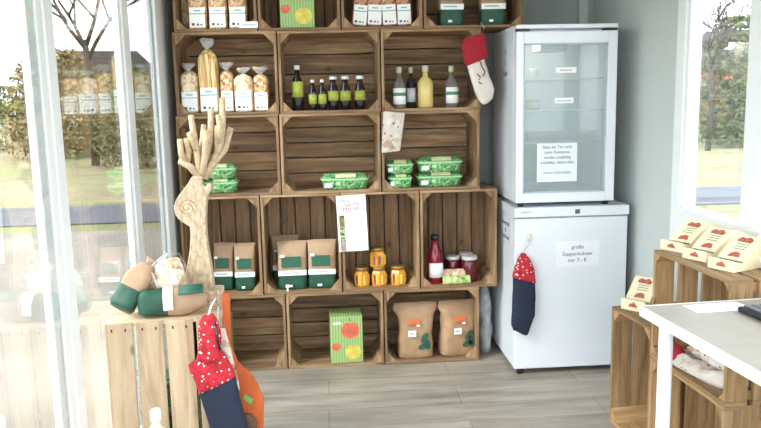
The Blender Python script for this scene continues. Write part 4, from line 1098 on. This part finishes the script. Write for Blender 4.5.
def bush(label, loc, r, h, mat, seed, group=None, name='bush'):
    rnd = random.Random(seed); o = thing(name, label, 'bush', loc, 0, group)
    b = MB()
    for k in range(3600):
        a = rnd.uniform(0, 6.283); f_ = rnd.random()**.5; zz = rnd.random()
        rr = r*f_*math.sqrt(max(.05, 1-(zz*1.0-.25)**2*1.4)); c = Vector((rr*math.cos(a), rr*math.sin(a), .05+zz*h))
        u = Vector([rnd.gauss(0, 1) for _ in range(3)]).normalized(); v = u.orthogonal().normalized(); s_ = (rnd.uniform(.05, .11)*h/1.6+.03)*.42
        i = len(b.v); b.v += [tuple(c+u*s_), tuple(c+v*s_*.6), tuple(c-u*s_), tuple(c-v*s_*.6)]; b.face([i, i+1, i+2, i+3])
    b.build('foliage', mat, o)
    MB().tube([(0, 0, 0), (0, 0, h*.5)], [.06, .03], 6).build('stem', M['bark'], o); return o
def house(label, loc, w, d, h, rh, mat, rz=0):
    o = thing('house', label, 'house', loc, rz)
    MB().box((-w/2, 0, 0), (w/2, d, h), t=1).build('wall', mat, o)
    MB().prism([(-w/2-.3, h), (w/2+.3, h), (w/2-1.2, h+rh), (-w/2+1.2, h+rh)], -.3, d+.3, t=1).build('roof', M['roof'], o)
    for k in range(4):
        x_ = -w/2+w*(k+.5)/4; q = MB().box((x_-.5, -.04, h*.35), (x_+.5, 0, h*.7), t=1).build('window', M['white_frame'], o)
        MB().box((x_-.42, -.06, h*.38), (x_+.42, -.042, h*.67), t=1).build('pane', M['pane'], q)
    return o
def dirp(px, dist):
    a = math.atan((px-380.5)/FPX)+YAW; return (CX+dist*math.sin(a), CY+dist*math.cos(a), GZ)
house('pale house with dark roof seen through the left glass wall', dirp(112, 38), 5.5, 6, 2.6, 1.5, M['render'], R(15))
house('reddish brick house seen through the right window', dirp(770, 50), 10, 7, 3.0, 2.2, M['brick'], R(-25))
house('distant pale house seen between trees in the right window', dirp(690, 62), 14, 7, 3.0, 2.2, M['render'], R(-20))
tree('bare tree outside, seen through left glass wall in front of house', dirp(97, 21), 6.5, 4)
tree('bare tree outside at far left edge, seen through the glass', dirp(-22, 26), 6, 9)
tree('bare tree outside seen in the right window, nearest the frame', dirp(709, 22), 4.6, 12)
gbu = 'bushes outside'
bush('dry brownish bush outside, left of the pale house', dirp(66, 25), 1.6, 3.2, M['bush_brown'], 1, gbu)
bush('dry brownish bush outside, in front of the pale house', dirp(118, 28), 1.8, 2.6, M['bush_brown'], 2, gbu)
bush('green bush outside behind the far pane next to the shelf', dirp(148, 20), 1.3, 2.4, M['bush'], 3, gbu)
bush('low bush at the extreme left outside the glass', dirp(10, 31), 1.8, 2.3, M['bush'], 5, gbu)
bush('tall dark bush outside right window, right of the bare tree', dirp(737, 24), 1.2, 3.6, M['bush'], 6, gbu)
bush('dark bush outside right window behind the tree trunk', dirp(708, 31), 1.6, 2.0, M['bush'], 7, gbu)
bush('dark bush outside beyond the second right pane', dirp(778, 27), 1.8, 3.0, M['bush'], 8, gbu)
# hedge line far away
b = MB(); rnd = random.Random(3)
for k in range(5200):
    c = Vector((rnd.uniform(-45, 60), 68+rnd.uniform(-.8, .8), GZ+rnd.uniform(0, 1.9)**1.0))
    u = Vector([rnd.gauss(0, 1) for _ in range(3)]).normalized(); v = u.orthogonal().normalized(); s_ = rnd.uniform(.25, .5)
    i = len(b.v); b.v += [tuple(c+u*s_), tuple(c+v*s_*.6), tuple(c-u*s_), tuple(c-v*s_*.6)]; b.face([i, i+1, i+2, i+3])
hd_ = b.build('hedge', M['bush_brown']); tag(hd_, 'long low hedge far beyond the road', 'hedge')

# ------------------------------------------------------------------ light
wd = bpy.data.worlds.new('sky'); S.world = wd; wd.use_nodes = True; nt = wd.node_tree
bg = nt.nodes['Background']; bg.inputs[1].default_value = 1.0
tc = N(nt, 'ShaderNodeTexCoord'); no = N(nt, 'ShaderNodeTexNoise', Scale=2.2, Detail=5.0)
nt.links.new(tc.outputs['Generated'], no.inputs['Vector'])
rp = N(nt, 'ShaderNodeValToRGB'); rp.color_ramp.elements[0].color = (2.3, 2.6, 2.95, 1); rp.color_ramp.elements[1].color = (3.3, 3.4, 3.5, 1)
nt.links.new(no.outputs['Fac'], rp.inputs['Fac']); nt.links.new(rp.outputs['Color'], bg.inputs[0])
sun = bpy.data.objects.new('sun', bpy.data.lights.new('sun', 'SUN')); COL.objects.link(sun)
sun.data.energy = 2.0; sun.data.angle = R(12); sun.data.color = (1, .96, .9); sun.rotation_euler = (R(48), 0, R(-55))
def portal(loc, rot, sx, sy):
    l = bpy.data.lights.new('portal', 'AREA'); l.shape = 'RECTANGLE'; l.size = sx; l.size_y = sy; l.cycles.is_portal = True
    o = bpy.data.objects.new('portal', l); COL.objects.link(o); o.location = loc; o.rotation_euler = rot
portal((GX-.06, -2.2, 1.2), (0, R(-90), 0), 2.4, 5.2)
portal((RX+.1, -2.25, 1.5), (0, R(90), 0), 1.5, 3.3)
portal((.95, FY-.02, 1.2), (R(90), 0, 0), 2.4, 2.4)
